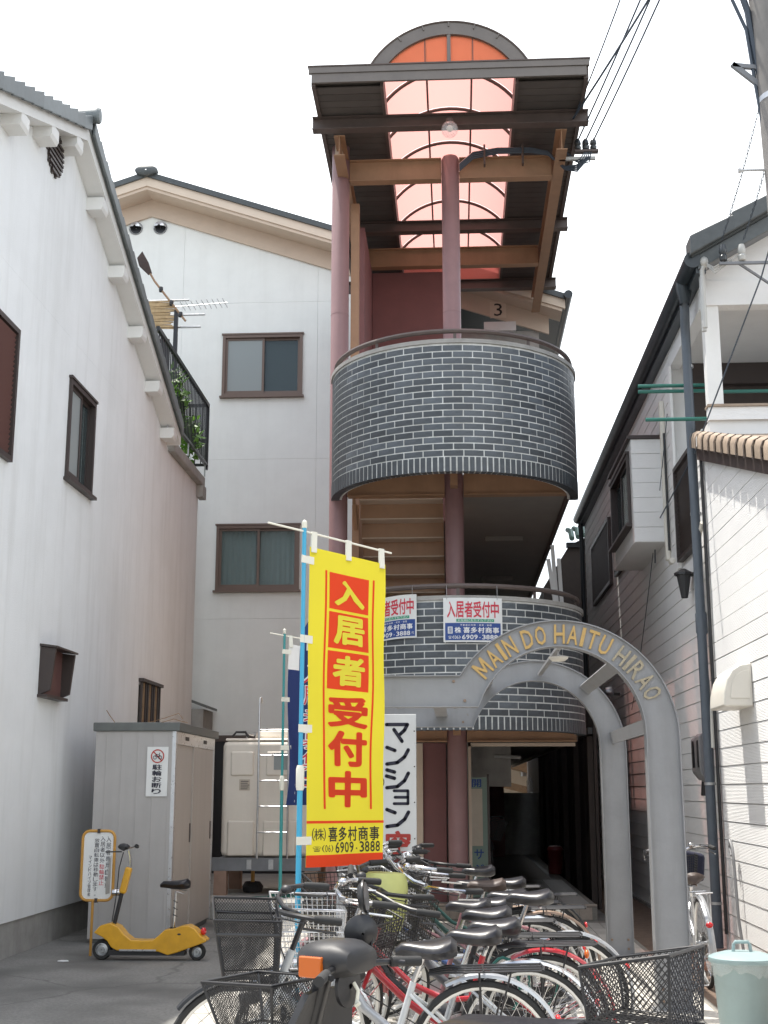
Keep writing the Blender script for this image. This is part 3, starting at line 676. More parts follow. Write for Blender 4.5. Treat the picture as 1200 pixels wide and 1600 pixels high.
# ground floor: wall, frames, entrance
B('ground_wall', 'maroon', apt, -.42, -.14, 16.05, 16.2, .19, 2.07); B('ground_wall', 'maroon', apt, -1.3, -.98, 16.3, 16.4, .19, 2.07)
B('door_frame', 'frieze', apt, -.50, -.423, 16.0, 16.12, .19, 2.065); B('door_glass', 'glass', apt, -.97, -.50, 16.06, 16.07, .19, 2.06)
B('door_frame', 'frieze', apt, .13, .165, 15.75, 15.84, .19, 2.06); B('door_frame', 'frieze', apt, .13, 1.42, 15.75, 15.80, 2.02, 2.06)
B('lobby_wall', 'concrete', apt, .17, .72, 17.6, 17.7, 1.55, 2.12); B('lobby_wall', 'concrete', apt, .0, .16, 17.0, 21, .19, 2.12)
B('lobby_wall', 'maroon', apt, .02, .95, 27.0, 27.2, .18, 1.6); B('lobby_wall', 'concrete', apt, .02, .75, 27.0, 27.2, 1.6, 2.13)
MB().tube([(.5, 17.58, 1.95), (.85, 17.58, 1.93)], .025, 8).build('lobby_pipe', 'porc', apt)

# ================================================================== left house
lh = thing('white_house', 'white plastered house with tiled gable roof along the left side of the lot', 'house', (-6.5, 13, 0))
LX = -4.13; LR, LZ, LS = 12.55, 8.66, 0.40
def lz(y): return LZ - LS * abs(y - LR)
def Pl(u, v, w): return (LX - w, u, v)
lw = [(12.985, 13.955, 4.754, 5.852), (10.0, 11.28, 4.47, 5.76), (16.56, 17.68, 2.0, 2.888)]
wl = wall_panel(Pl, 7.4, 19.95, 0.32, 6.30, lw, .2)
wall = wl.build('wall', 'plaster', lh)
MB().prism([(7.4, 6.301), (17.72, 6.301), (17.72, lz(17.72) - .26), (LR, LZ - .26), (7.4, lz(7.4) - .26)], LX, LX - .2, 'X').build('gable', 'plaster', wall)
B('foundation', 'concrete', lh, LX - .3, LX - .018, 7.4, 19.95, 0, .319); B('rear_wall', 'plaster', lh, -9.0, LX - .21, 19.75, 19.949, .32, 6.30)
B('terrace_floor', 'concrete', lh, -9, LX - .21, 16.2, 19.7, 6.1, 6.28)
B('parapet_cap', 'concrete', lh, LX - .24, LX + .10, 17.75, 20.0, 6.302, 6.46, bevel=.02); B('parapet_cap', 'concrete', lh, -9, LX - .245, 19.72, 20.02, 6.302, 6.46, bevel=.02)
B('corner_block', 'concrete', lh, LX + .005, LX + .11, 19.8, 20.06, 6.10, 6.30)
for sg in (-1, 1):                                     # roof slabs, verge tiles, white soffit boards
    ye = LR + sg * (5.1 if sg > 0 else 5.2)
    P_ = [(LR, LZ - .06), (ye, lz(ye) - .06), (ye, lz(ye) - .12), (LR, LZ - .12)]
    MB().prism(P_, -9.5, -3.91, 'X').build('roof', 'rooftile', lh)
    P_ = [(LR, LZ - .121), (ye, lz(ye) - .121), (ye, lz(ye) - .255), (LR, LZ - .255)]
    MB().prism(P_, -4.6, -3.93, 'X').build('verge_soffit', 'plasterw', lh)
    n = int(abs(ye - LR) / .26)
    for k in range(n):
        ya = LR + sg * (.05 + k * .26); yb = ya + sg * .275
        q = MB(); q.prism([(ya, lz(ya) - .14), (yb, lz(yb) - .15), (yb, lz(yb) - .005), (ya, lz(ya) + .035)], -3.90, -3.87, 'X')
        q.prism([(ya, lz(ya) - .04), (yb, lz(yb) - .055), (yb, lz(yb) - .005), (ya, lz(ya) + .035)], -4.35, -3.901, 'X')
        q.build('verge_tile', 'rooftile', lh, bevel=.008)
for y in (9.7, 10.65, 11.5, 12.3, 13.35, 14.35, 15.35, 16.35, 17.3):
    z = lz(y) - .258
    MB().prism([(LX + .001, z), (-3.935, z), (-3.935, z - .11), (-3.955, z - .15), (LX + .001, z - .15)], y - .11, y + .11).build('bracket', 'plasterw', lh)
rt = MB().lathe([(.005, 0), (.10, .005), (.115, .03), (.10, .06), (.085, .4)], (0, 0, 0), 16, 'X').build('ridge_tile', 'rooftile', lh, smooth=True); rt.location = (-3.80, LR, LZ + .04); rt.scale = (-1, .6, .85)
MB().lathe([(.02, 0), (.05, .02), (.03, .06), (.055, .09), (.02, .13), (.0, .14)], (-4.1, LR - .45, lz(LR - .45)), 10).build('ridge_ornament', 'rooftile', lh, smooth=True)
sliding_window(lh, Pl, *lw[0], 'frosted', 'glass', 'darksash', d0=-.03)
f = MB().box(LX - .02, LX + .05, 10.0, 11.28, 5.71, 5.76).box(LX - .02, LX + .05, 10.0, 11.28, 4.47, 4.52).box(LX - .02, LX + .05, 11.23, 11.28, 4.521, 5.709)
shf = f.build('shutter_frame', 'darksash', lh); sm_ = MB().obox((0, -.63, 0), (0, .60, 0), .012, .05, (.55, 0, 1)).mesh('slat')
for k in range(25): inst('slat', sm_, 'louver', shf, (LX + .012, 10.63, 4.55 + k * .047))
B('shutter_back', 'black', shf, LX - .19, LX - .02, 10.01, 11.27, 4.48, 5.75)
f = MB().box(LX + .001, LX + .07, 16.54, 17.70, 2.888, 2.93).box(LX + .001, LX + .06, 16.54, 17.70, 1.94, 1.99)
gf = f.build('grille_frame', 'darksash', lh); gm = MB().box(-.012, .012, -.016, .016, 1.991, 2.887).mesh('grille_bar')
for k in range(10): inst('grille_bar', gm, 'wood' if k % 3 == 1 else 'darksash', gf, (LX + .03, 16.60 + k * .115, 0))
B('grille_back', 'black', gf, LX - .15, LX - .12, 16.57, 17.67, 2.0, 2.886)
vb = MB().prism([(LX + .001, 2.90), (LX + .16, 2.88), (LX + .12, 2.47), (LX + .001, 2.42)], 12.52, 12.56).prism([(LX + .001, 2.90), (LX + .16, 2.88), (LX + .12, 2.47), (LX + .001, 2.42)], 13.16, 13.2)
vb.prism([(LX + .001, 2.93), (LX + .18, 2.905), (LX + .18, 2.885), (LX + .001, 2.905)], 12.50, 13.22); vb.box(LX + .001, LX + .10, 12.5, 13.2, 2.40, 2.43); vb.build('boxed_vent', 'darksash', lh); B('vent_back', 'louver', lh, LX + .001, LX + .03, 12.56, 13.16, 2.435, 2.90)
of = MB()                                              # round wooden vent ornament of crossed strips
for k in range(-4, 5):
    h = math.sqrt(max(.0, .25 ** 2 - (k * .058) ** 2)) * (1 + .12 * (k % 2)); of.box(LX + .001, LX + .02, 12.05 + k * .058 - .02, 12.05 + k * .058 + .02, 8.02 - .25 * 0 - h, 8.02 + h)
    w = math.sqrt(max(.0, .25 ** 2 - (k * .058) ** 2)); of.box(LX + .0205, LX + .035, 12.05 - w, 12.05 + w, 8.02 + k * .058 - .014, 8.02 + k * .058 + .014)
of.build('gable_ornament', 'darksash', lh)
# roof terrace railing
rl = MB().box(-4.05, -4.0, 16.4, 20.05, 7.66, 7.72).box(-4.05, -4.0, 17.75, 20.05, 6.66, 6.70).box(-4.05, -4.0, 20.0, 20.05, 6.60, 7.659).box(-4.7, -4.051, 20.0, 20.04, 7.665, 7.715).box(-4.7, -4.051, 20.0, 20.04, 6.66, 6.70).box(-4.7, -4.051, 20.0, 20.04, 7.05, 7.11)
rail = rl.build('railing', 'black', lh); bmsh = MB().box(-.008, .008, -.008, .008, 6.701, 7.659).mesh('baluster')
for k in range(34): inst('baluster', bmsh, 'black', rail, (-4.025, 16.5 + k * .105, 0 if k > 11 else 7.659 * .56), scale=(1, 1, 1 if k > 11 else .44))
for k in range(6): inst('baluster', bmsh, 'black', rail, (-4.12 - k * .1, 20.02, 0))
for y in (17.2, 18.6, 19.9): B('rail_foot', 'steel', rail, -4.035, -4.015, y, y + .02, 6.46, 6.659)
B('terrace_post', 'black', lh, -4.40, -4.34, 18.95, 19.01, 6.28, 8.95)
B('terrace_screen', 'darksash', lh, -5.2, -4.45, 18.9, 18.94, 6.28, 8.45)
# rear lean-to seen past the corner
B('rear_lean_to', 'concrete', lh, LX - .3, LX + .16, 20.1, 20.9, .2, 2.75); MB().prism([(LX - .3, 2.95), (LX + .22, 2.76), (LX + .22, 2.80), (LX - .3, 2.99)], 20.05, 20.95).build('lean_to_roof', 'shedroof', lh)

# ================================================================== right house
rh = thing('sided_house', 'white sided house with slate downpipe and tan tiled lean to on the right', 'house', (4.5, 13, 0))
WX = 2.50; BH = .1675
def leantop(y): return 4.755 - .303 * (12.6 - y)
def Pr(u, v, w): return (WX + w, u, v)
# upper wall and lower wall as lapped boards
cuts_main = [(15.96, 16.0)]
for k in range(41):
    z0 = .05 + BH * k; z1 = z0 + BH - .006
    if z0 > 6.45: break
    def boards(y0, y1):
        MB().add([(WX - .004, y0, z0), (WX - .004, y1, z0), (WX, y0, z1), (WX, y1, z1), (WX + .03, y0, z0), (WX + .03, y1, z0), (WX + .03, y0, z1), (WX + .03, y1, z1)],
                 [(0, 1, 3, 2), (4, 6, 7, 5), (0, 4, 5, 1), (2, 3, 7, 6), (0, 2, 6, 4), (1, 5, 7, 3)]).build('siding_board', 'siding', rh)
    segs = [(12.62, 24.3)]
    if z1 > 3.96 and z0 < 5.02: segs = [(12.62, 13.05), (14.10, 24.3)]
    if z0 > 5.02: segs = [(14.30, 24.3)]
    if 4.40 < z1 and z0 < 5.62: segs = [(a, min(b_, 15.0)) for a, b_ in segs if a < 15.0] + [(16.95, 24.3)]
    for a, b_ in segs: boards(a, b_)
    if z1 < leantop(6.0): boards(5.2, 12.60)
    elif z0 < leantop(12.6) - .02:
        ya = 12.6 - (4.755 - z1) / .303; ya0 = 12.6 - (4.755 - z0) / .303
        MB().prism([(max(ya0, 5.2), z0), (12.60, z0), (12.60, min(z1, 4.75)), (min(max(ya, 5.2), 12.59), min(z1, 4.75))], WX - .002, WX + .03, 'X').build('siding_board', 'siding', rh)
B('wall_core', 'sidingtrim', rh, WX + .031, WX + .2, 14.3, 24.28, 0, 6.6); B('wall_core', 'sidingtrim', rh, WX + .031, WX + .2, 12.62, 14.29, 0, 5.0); B('house_body', 'sidingtrim', rh, WX + .21, 9.5, 14.35, 24.28, 0, 6.6)
MB().prism([(5.2, 0), (12.6, 0), (12.6, 4.70), (5.2, leantop(5.2) - .06)], WX + .031, WX + .2, 'X').build('wall_core', 'sidingtrim', rh)
B('foundation', 'concrete', rh, WX - .03, WX + .0295, 5.2, 24.3, 0, .049)
B('floor_body', 'sidingtrim', rh, WX + .21, 9.5, 5.2, 14.34, 0, 2.3)
# balcony recess on the upper floor
B('balcony_floor', 'sidingtrim', rh, WX + .0, 9.5, 12.20, 14.29, 4.80, 5.03); B('balcony_curb', 'siding', rh, WX - .01, 9.5, 12.16, 12.26, 5.031, 5.16); B('balcony_ledge', 'browntile', rh, WX - .02, 9.5, 12.14, 12.28, 5.161, 5.185)
B('corner_post', 'plasterw', rh, WX + .005, WX + .15, 12.20, 12.34, 5.186, 6.22); B('beam', 'siding', rh, WX + .0, 9.5, 12.18, 12.34, 6.221, 6.48); B('side_beam', 'siding', rh, WX + .0, WX + .12, 12.341, 14.29, 6.26, 6.48)
B('balcony_ceiling', 'sidingtrim', rh, WX + .13, 9.5, 12.345, 14.3, 6.30, 6.34); B('balcony_back_wall', 'darkwall', rh, WX + .21, 9.5, 14.31, 14.345, 5.03, 6.299); B('balcony_shutter_box', 'darksash', rh, WX + .25, 6, 14.2, 14.309, 6.05, 6.298)
MB().prism([(WX, 6.481), (9.5, 6.481), (9.5, 8.0), (6.6, 9.0), (WX, 6.64)], 12.20, 12.32).build('gable_wall', 'siding', rh)
MB().tube([(WX + .13, 12.5, 5.42), (8, 12.5, 5.42)], .018, 6).build('balcony_pole', 'greenbar', rh)
RSL = .57
P_ = [(2.36, 6.62), (6.5, 6.62 + RSL * 4.14), (6.5, 6.74 + RSL * 4.14), (2.36, 6.74)]
MB().prism(P_, 11.9, 24.4).build('roof', 'roofdark', rh)
for k in range(7):
    x = 2.34 + k * .42; z = 6.75 + RSL * (x - 2.36)
    MB().prism([(x, z - .12), (x + .45, z - .12 + RSL * .45), (x + .45, z + .05 + RSL * .45), (x, z + .09)], 11.84, 12.10).build('verge_tile', 'roofdark', rh, bevel=.02)
MB().prism([(2.42, 6.50), (6.0, 6.50 + RSL * 3.58), (6.0, 6.64 + RSL * 3.58), (2.42, 6.64)], 11.93, 11.97).build('bargeboard', 'roofdark', rh)
MB().prism([(2.42, 6.52), (6.0, 6.52 + RSL * 3.58), (6.0, 6.56 + RSL * 3.58), (2.42, 6.56)], 11.98, 12.2).build('verge_soffit', 'tankbeam', rh)
g = MB().lathe([(.0, 0), (.085, 0), (.085, 12.4), (.0, 12.4)], (2.37, 11.92, 6.60), 14, 'Y').build('gutter', 'gutter', rh, smooth=True)
B('eave_board', 'gutter', rh, 2.40, 2.498, 11.95, 24.35, 6.47, 6.60)
# downpipes
dp = MB().tube([(2.37, 12.45, 6.54), (2.37, 12.45, 6.44), (2.405, 12.68, 6.18), (2.41, 12.70, 6.0), (2.42, 12.72, .06)], .048, 12).build('downpipe', 'pipe', rh, smooth=True)
MB().lathe([(.05, 6.34), (.085, 6.50), (.085, 6.60)], (2.37, 12.45, 0), 14).build('rain_hopper', 'gutter', dp, smooth=True)
for z in (.45, 1.55, 3.05, 4.2, 5.75): MB().lathe([(.049, z), (.056, z), (.056, z + .025), (.049, z + .025)], (2.42, 12.72, 0), 14).build('pipe_clip', 'steel', dp)
MB().lathe([(.049, 3.0), (.058, 3.02), (.058, 3.2), (.049, 3.22)], (2.42, 12.72, 0), 14).build('pipe_joint', 'pipe', dp, smooth=True)
MB().tube([(2.40, 24.1, 6.5), (2.42, 24.15, 6.0), (2.42, 24.2, .1)], .045, 10).build('downpipe', 'gutter', rh, smooth=True)
MB().tube([(2.455, 12.60, 4.1), (2.45, 12.80, 3.95), (2.45, 12.85, 3.5), (2.45, 12.83, 3.0), (2.45, 12.80, 2.7), (2.46, 12.70, 2.3), (2.46, 12.68, 1.9)], .022, 8).build('drain_hose', 'hood', rh, smooth=True)
for k in range(2): MB().tube([(2.47, 12.58 - .03 * k, 4.9), (2.47, 12.58 - .03 * k, .2)], .013, 6).build('wall_conduit', 'blackmat', rh)
# louvred shutter window by the downpipe
sf = MB().box(WX - .05, WX + .02, 13.05, 14.10, 4.97, 5.02).box(WX - .05, WX + .02, 13.05, 14.10, 3.96, 4.0).box(WX - .05, WX + .02, 13.05, 13.10, 4.001, 4.969).box(WX - .05, WX + .02, 14.05, 14.10, 4.001, 4.969).build('shutter_frame', 'darksash', rh)
sm2 = MB().obox((0, -.47, 0), (0, .47, 0), .010, .05, (-.6, 0, 1)).mesh('slat')
for k in range(20): inst('slat', sm2, 'darksash', sf, (WX - .012, 13.575, 4.03 + k * .047))
B('shutter_back', 'black', sf, WX + .015, WX + .03, 13.06, 14.09, 3.97, 5.01)
B('window_trim', 'siding', rh, WX - .03, WX - .005, 14.12, 14.28, 3.9, 6.25)
# bay window
by = MB().box(2.12, 2.497, 14.98, 16.98, 4.36, 4.46).box(2.12, 2.497, 14.98, 16.98, 5.50, 5.62).box(2.12, 2.497, 14.98, 15.12, 4.461, 5.499).box(2.12, 2.497, 16.86, 16.98, 4.461, 5.499).box(2.13, 2.497, 15.121, 16.859, 4.461, 4.60)
bay = by.build('bay_window', 'sidingtrim', rh); B('bay_cap', 'darksash', bay, 2.08, 2.497, 14.94, 17.02, 5.621, 5.66)
for k in range(7): B('siding_board', 'siding', bay, 2.125, 2.48, 14.965, 14.979, 4.365 + k * .179, 4.365 + k * .179 + .173)
def Pb(u, v, w): return (2.12 + w, u, v)
sliding_window(bay, Pb, 15.14, 16.84, 4.62, 5.48, 'glass', 'glass', 'darksash')
MB().box(2.44, 2.498, 14.72, 14.80, 4.10, 6.02).build('conduit_box', 'hood', rh, bevel=.015); MB().tube([(2.47, 14.66, 5.6), (2.47, 14.66, 4.2)], .014, 6).build('wall_conduit', 'blackmat', rh)
# far windows with lattice screens
for y0, y1 in ((17.6, 19.6), (20.2, 22.8)):
    wf = MB().box(2.44, 2.497, y0, y1, 5.72, 5.78).box(2.44, 2.497, y0, y1, 4.70, 4.76).box(2.44, 2.497, y0, y0 + .05, 4.761, 5.719).box(2.44, 2.497, y1 - .05, y1, 4.761, 5.719).build('window_frame', 'darksash', rh)
    B('pane', 'glass', wf, 2.478, 2.484, y0 + .05, y1 - .05, 4.76, 5.72)
    lb = MB().box(-.006, .006, -.01, .01, 4.76, 5.72).mesh('lattice_bar')
    for k in range(int((y1 - y0) / .12)): inst('lattice_bar', lb, 'darksash', wf, (2.455, y0 + .1 + k * .12, 0))
# lean to roof verge with rounded tan tiles
vt = MB(); prof = [(0, 0), (0, .10), (.02, .15), (.07, .175), (.13, .165), (.17, .14)]
for k in range(26):
    y = 12.55 - k * .285; z = leantop(y) + .115
    q = MB(); q.add([(WX - .12 - .0 + u * .9, y, z + v) for u, v in prof] + [(WX - .12 + u * .9, y - .25, z - .303 * .25 + v) for u, v in prof] ,
                    [(i, i + 1, i + 7, i + 6) for i in range(5)])
    q.build('verge_tile', 'browntile', rh, smooth=True)
    q = MB(); q.add([(WX - .135 + u * .95, y + .012, z + v * 1.08 - .01) for u, v in prof] + [(WX - .135 + u * .95, y - .022, z - .006 + v * 1.08 - .01) for u, v in prof], [(i, i + 1, i + 7, i + 6) for i in range(5)])
    q.build('tile_lip', 'darksash', rh, smooth=True)
MB().prism([(12.60, leantop(12.6) + .26), (12.60, leantop(12.6) + .20), (5.1, leantop(5.1) + .20), (5.1, leantop(5.1) + .26)], WX - .05, 9.5, 'X').build('lean_to_roof', 'browntile', rh)
MB().prism([(12.61, leantop(12.6) + .115), (12.61, leantop(12.6) - .01), (5.1, leantop(5.1) - .01), (5.1, leantop(5.1) + .115)], WX - .06, WX + .02, 'X').build('verge_board', 'vergew', rh)
MB().prism([(12.60, leantop(12.6) + .24), (12.60, leantop(12.6) + .116), (5.1, leantop(5.1) + .116), (5.1, leantop(5.1) + .24)], WX - .02, WX + .10, 'X').build('verge_filler', 'vergew', rh)
# small fittings on the siding
hd = MB(); pr_ = [(WX - .002, 2.60), (WX - .14, 2.57), (WX - .21, 2.50), (WX - .245, 2.40), (WX - .25, 2.24), (WX - .002, 2.24)]
pr_ = [(WX - .002, 2.56), (WX - .10, 2.545), (WX - .17, 2.50), (WX - .22, 2.42), (WX - .25, 2.30), (WX - .255, 2.19), (WX - .002, 2.19)]
hd.prism(pr_, 11.02, 11.62); hood = hd.build('vent_hood', 'hood', rh, bevel=.02, seg=3)
MB().prism([(WX - .03, 2.50), (WX - .09, 2.485), (WX - .14, 2.45), (WX - .18, 2.38), (WX - .195, 2.26), (WX - .03, 2.26)], 11.012, 11.019).build('hood_panel', 'hood', hood, bevel=.002)
mt = MB().prism([(WX - .002, 2.03), (WX - .10, 2.03), (WX - .13, 2.0), (WX - .13, 1.68), (WX - .07, 1.60), (WX - .002, 1.60)], 13.13, 13.36).build('meter_box', 'meter', rh, bevel=.012)
mt2 = MB().prism([(WX - .002, 2.05), (WX - .11, 2.05), (WX - .14, 2.02), (WX - .14, 1.67), (WX - .08, 1.58), (WX - .002, 1.58)], 12.86, 13.10).build('meter_box', 'meter', rh, bevel=.012)
for mm, y0 in ((mt, 13.13), (mt2, 12.86)): B('meter_window', 'black', mm, WX - .148, WX - .1395, y0 + .04, y0 + .1, 1.72, 1.98)
MB().tube([(2.46, 12.98, 2.05), (2.44, 12.98, 2.22), (2.45, 12.90, 2.28), (2.46, 12.78, 2.28)], .02, 8).build('meter_conduit', 'meter', rh, smooth=True)
for y in (13.0, 13.15): MB().tube([(2.44, y, 1.6), (2.43, y + .03, 1.45)], .018, 6).build('meter_conduit', 'blackmat', rh)
ln = MB().lathe([(.035, -.19), (.07, .02), (.075, .05)], (2.40, 13.45, 3.66), 8).build('wall_lantern', 'blackmat', rh); MB().lathe([(.10, .05), (.10, .075), (.02, .12)], (2.40, 13.45, 3.66), 8).build('lantern_cap', 'black', ln); B('lantern_arm', 'black', ln, 2.40, 2.498, 13.43, 13.47, 3.70, 3.74)
MB().lathe([(.0, 0), (.03, .005), (.034, .02), (.03, .12)], (2.44, 14.3, 4.02), 14, 'Y').build('door_camera', 'hood', rh, smooth=True)
MB().lathe([(.01, -.14), (.06, -.12), (.085, -.03), (.07, 0)], (2.40, 19.9, 2.98), 12, 'X').build('flood_lamp', 'alu', rh, smooth=True); B('lamp_arm', 'darksash', rh, 2.40, 2.498, 19.87, 19.93, 2.92, 2.96)
for z, dz in ((5.62, 0), (5.56, 0), (5.14, 0)):
    MB().tube([(1.93, 12.9 + (0 if z > 5.5 else -.4), z), (2.62, 12.9 + (0 if z > 5.5 else -.4), z)], .02, 8).build('laundry_pole', 'greenbar', rh, smooth=True)

# ================================================================== things behind
dh = thing('dark_timber_house', 'dark brown boarded house with green tile trim behind the white sided house', 'house', (4, 30, 0))
q = MB().prism([(1.80, 0), (9, 0), (9, 7.5), (4.6, 7.5), (2.35, 6.42), (1.80, 5.55)], 26.0, 34.0).build('wall', 'darkwall', dh)
for k in range(8): MB().tube([(2.38 + k * .13, 25.7, 6.50 + .03 * k), (2.38 + k * .13, 25.95, 6.70 + .03 * k), (2.38 + k * .13, 26.6, 6.86 + .03 * k)], .055, 8).build('eave_tile', 'copper', dh, smooth=True)
B('eave_beam', 'black', dh, 2.28, 4.5, 25.9, 26.0, 6.36, 6.46)
fence = thing('dark_board_fence', 'dark board fence running along the right side of the covered passage', 'fence', (1.8, 24, 0))
for k in range(30):
    y = 17.3 + k * .37
    B('fence_board', 'darkwall', fence, 1.80 + .004 * (k % 2), 1.84, y, y + .36, 0.0, 2.75 + .02 * (k % 3))
for k in range(6): B('fence_post', 'darkwall', fence, 1.72, 1.795, 17.35 + k * 2.1, 17.43 + k * 2.1, 0, 2.2)
B('pipe_rail', 'black', fence, 1.70, 1.76, 17.0, 28, 2.22, 2.30)
gb = struct(B('passage_end_wall', 'concrete', None, .96, 1.95, 28.1, 28.4, .0, 1.45)); gb['label'] = 'low grey block wall closing the far end of the covered passage'; gb['category'] = 'wall'; del gb['kind']
cr = thing('cream_house', 'sunlit cream house with brown roof beams beyond the covered passage', 'house', (2, 38, 0))
B('wall', 'cream', cr, -3, 7, 38, 42, 0, 4.5)
MB().prism([(-.5, 2.6), (6, 1.0), (6, 1.25), (-.5, 2.9)], 36.6, 37.9).build('lower_roof', 'wood', cr); MB().prism([(-.5, 2.0), (6, .4), (6, .6), (-.5, 2.2)], 36.4, 36.55).build('roof_beam', 'wood', cr)
for x in (1.9, 2.2, 2.5): MB().tube([(x, 37.85, 1.9), (x, 37.85, 3.4)], .09, 10).build('duct', 'steel', cr, smooth=True)
MB().lathe([(.22, 0), (.22, .4)], (2.72, 36.3, 2.05), 18, 'Y').build('wall_duct_ring', 'cream', cr)
bt = MB().lathe([(.04, 0), (.075, .01), (.075, .24), (.03, .32), (.028, .36), (.0, .36)], (1.55, 28.2, 1.451), 14).build('water_bottle', 'lampglass', smooth=True); tag(bt, 'clear plastic water bottle standing on the grey wall at the end of the passage', 'bottle')
# ================================================================== arched gate
gt = thing('arch_gate', 'grey steel double arch gateway with raised gold lettering over the entrance path', 'gate', (.745, 9.4, 0))
GC = .745; GZo, GZi = 1.87, 1.90; GRo, GRix, GRiz = .845, .62, .637
def g_out(t): return (GC + GRo * math.cos(t), GZo + GRo * math.sin(t))
def g_in(t): return (GC + GRix * math.cos(t), GZi + GRiz * math.sin(t))
tO, tI = PI - math.asin((2.315 - GZo) / GRo), PI - math.asin((2.10 - GZi) / GRiz)
NG = 40
O_ = [(-.85, 0.01), (-.85, 2.315)] + [g_out(tO * (1 - i / NG)) for i in range(NG + 1)] + [(GC + GRo, .01)]
I_ = [(-.63, 0.01), (-.63, 2.10)] + [g_in(tI * (1 - i / NG)) for i in range(NG + 1)] + [(GC + GRix, .01)]
for gy, nm in ((9.40, 'front_frame'), (12.40, 'rear_frame')):
    q = MB(); wy = gy + .03
    q.strip([(x, wy, z) for x, z in O_], [(x, wy, z) for x, z in I_]); q.strip([(x, wy + .012, z) for x, z in O_], [(x, wy + .012, z) for x, z in I_])
    for path, off in ((O_, .008), (I_, -.008)):
        n = len(path); inn = []
        for i in range(n):
            a = Vector(path[max(i - 1, 0)]); b_ = Vector(path[min(i + 1, n - 1)]); d = (b_ - a).normalized(); nr = Vector((-d.y, d.x)) * off
            if i == 1: nr = Vector((-abs(off) if off > 0 else abs(off), abs(off) if off > 0 else -abs(off)))
            inn.append((path[i][0] + nr.x, path[i][1] + nr.y))
        for P0, P1 in (((gy, path), (gy + .13, path)), ((gy, inn), (gy + .13, inn)), ((gy, path), (gy, inn)), ((gy + .13, path), (gy + .13, inn))):
            q.strip([(x, P0[0], z) for x, z in P0[1]], [(x, P1[0], z) for x, z in P1[1]])
    q.build(nm, 'gate', gt)
for x0, x1 in ((-.86, -.62), (1.355, 1.60)):
    for gy in (9.40, 12.40): B('base_plate', 'gate', gt, x0 - .03, x1 + .03, gy - .04, gy + .17, .012, .024)
for t in (2.25, .86, .14):
    r_ = .735; x, z = GC + r_ * math.cos(t), 1.885 + r_ * math.sin(t)
    q = MB(); q.obox((x, 9.45, z), (x, 12.42, z), .11, .03, (math.cos(t), 0, math.sin(t))); q.build('brace', 'gate', gt)
B('brace', 'gate', gt, -.2, -.09, 9.45, 12.42, 2.19, 2.22); B('brace', 'gate', gt, -.75, -.72, 9.45, 12.42, 2.15, 2.25)
for x, z in [(x, z) for x in (-.81, -.67, 1.40, 1.55) for z in (.08, .16)] + [(-.56, 2.14), (-.56, 2.28), (.06, 2.14), (-.02, 2.28)]:
    for gy in (9.40, 12.40): MB().lathe([(.0, -.012), (.011, -.012), (.012, 0)], (x, gy + .0295, z), 6, 'Y').build('bolt', 'rust', gt)
txt = 'MAIN DO HAITU HIRAO'; adv = {'M': 1.25, 'I': .5, ' ': .42}
tot = sum(adv.get(c, 1.0) for c in txt); a = 2.50; span = 2.50 - .36; rmid = .735
for i, ch in enumerate(txt):
    w = adv.get(ch, 1.0) / tot * span; t = a - w / 2; a -= w
    if ch == ' ': continue
    acc = ([], []); wd = w * rmid * .40 if ch != 'I' else .013; h = .070
    
    if ch == 'M':
        pm = [(-1, -1), (-1, 1), (-.62, 1), (0, -.1), (.62, 1), (1, 1), (1, -1), (.66, -1), (.66, .35), (.12, -.6), (-.12, -.6), (-.66, .35), (-.66, -1)]
        acc[0].extend((p[0] * wd, p[1] * h) for p in pm); acc[1].append(tuple(range(13)))
    else: put(acc, ch, -wd, wd, -h, h, .012)
    c, s_ = math.cos(t - PI / 2), math.sin(t - PI / 2); cx, cz = GC + rmid * math.cos(t), 1.885 + rmid * math.sin(t)
    bm = bmesh.new(); vv = [bm.verts.new((cx + x * c - y * s_, 9.428, cz + x * s_ + y * c)) for x, y in acc[0]]
    for f in acc[1]: bm.faces.new([vv[k] for k in f])
    e = bmesh.ops.extrude_face_region(bm, geom=bm.faces[:]); bmesh.ops.translate(bm, verts=[v for v in e['geom'] if isinstance(v, bmesh.types.BMVert)], vec=(0, -.014, 0)); bmesh.ops.recalc_face_normals(bm, faces=bm.faces)
    me = bpy.data.meshes.new('letter'); bm.to_mesh(me); bm.free(); inst('letter', me, 'gold' if i < 13 else 'goldgrey', gt)
dl = thing('dome_light', 'small white dome light hanging under the gate arch', 'lamp', (.80, 10.1, 2.45))
MB().lathe([(.0, -.03), (.05, -.026), (.075, -.005), (.078, .005), (.0, .005)], (.80, 10.1, 2.515), 18).build('shade', 'hood', dl, smooth=True); MB().tube([(.80, 10.1, 2.52), (.80, 10.1, 2.575)], .008, 6).build('stem', 'gate', dl); B('hanger', 'gate', dl, .78, .82, 9.54, 12.4, 2.576, 2.60)

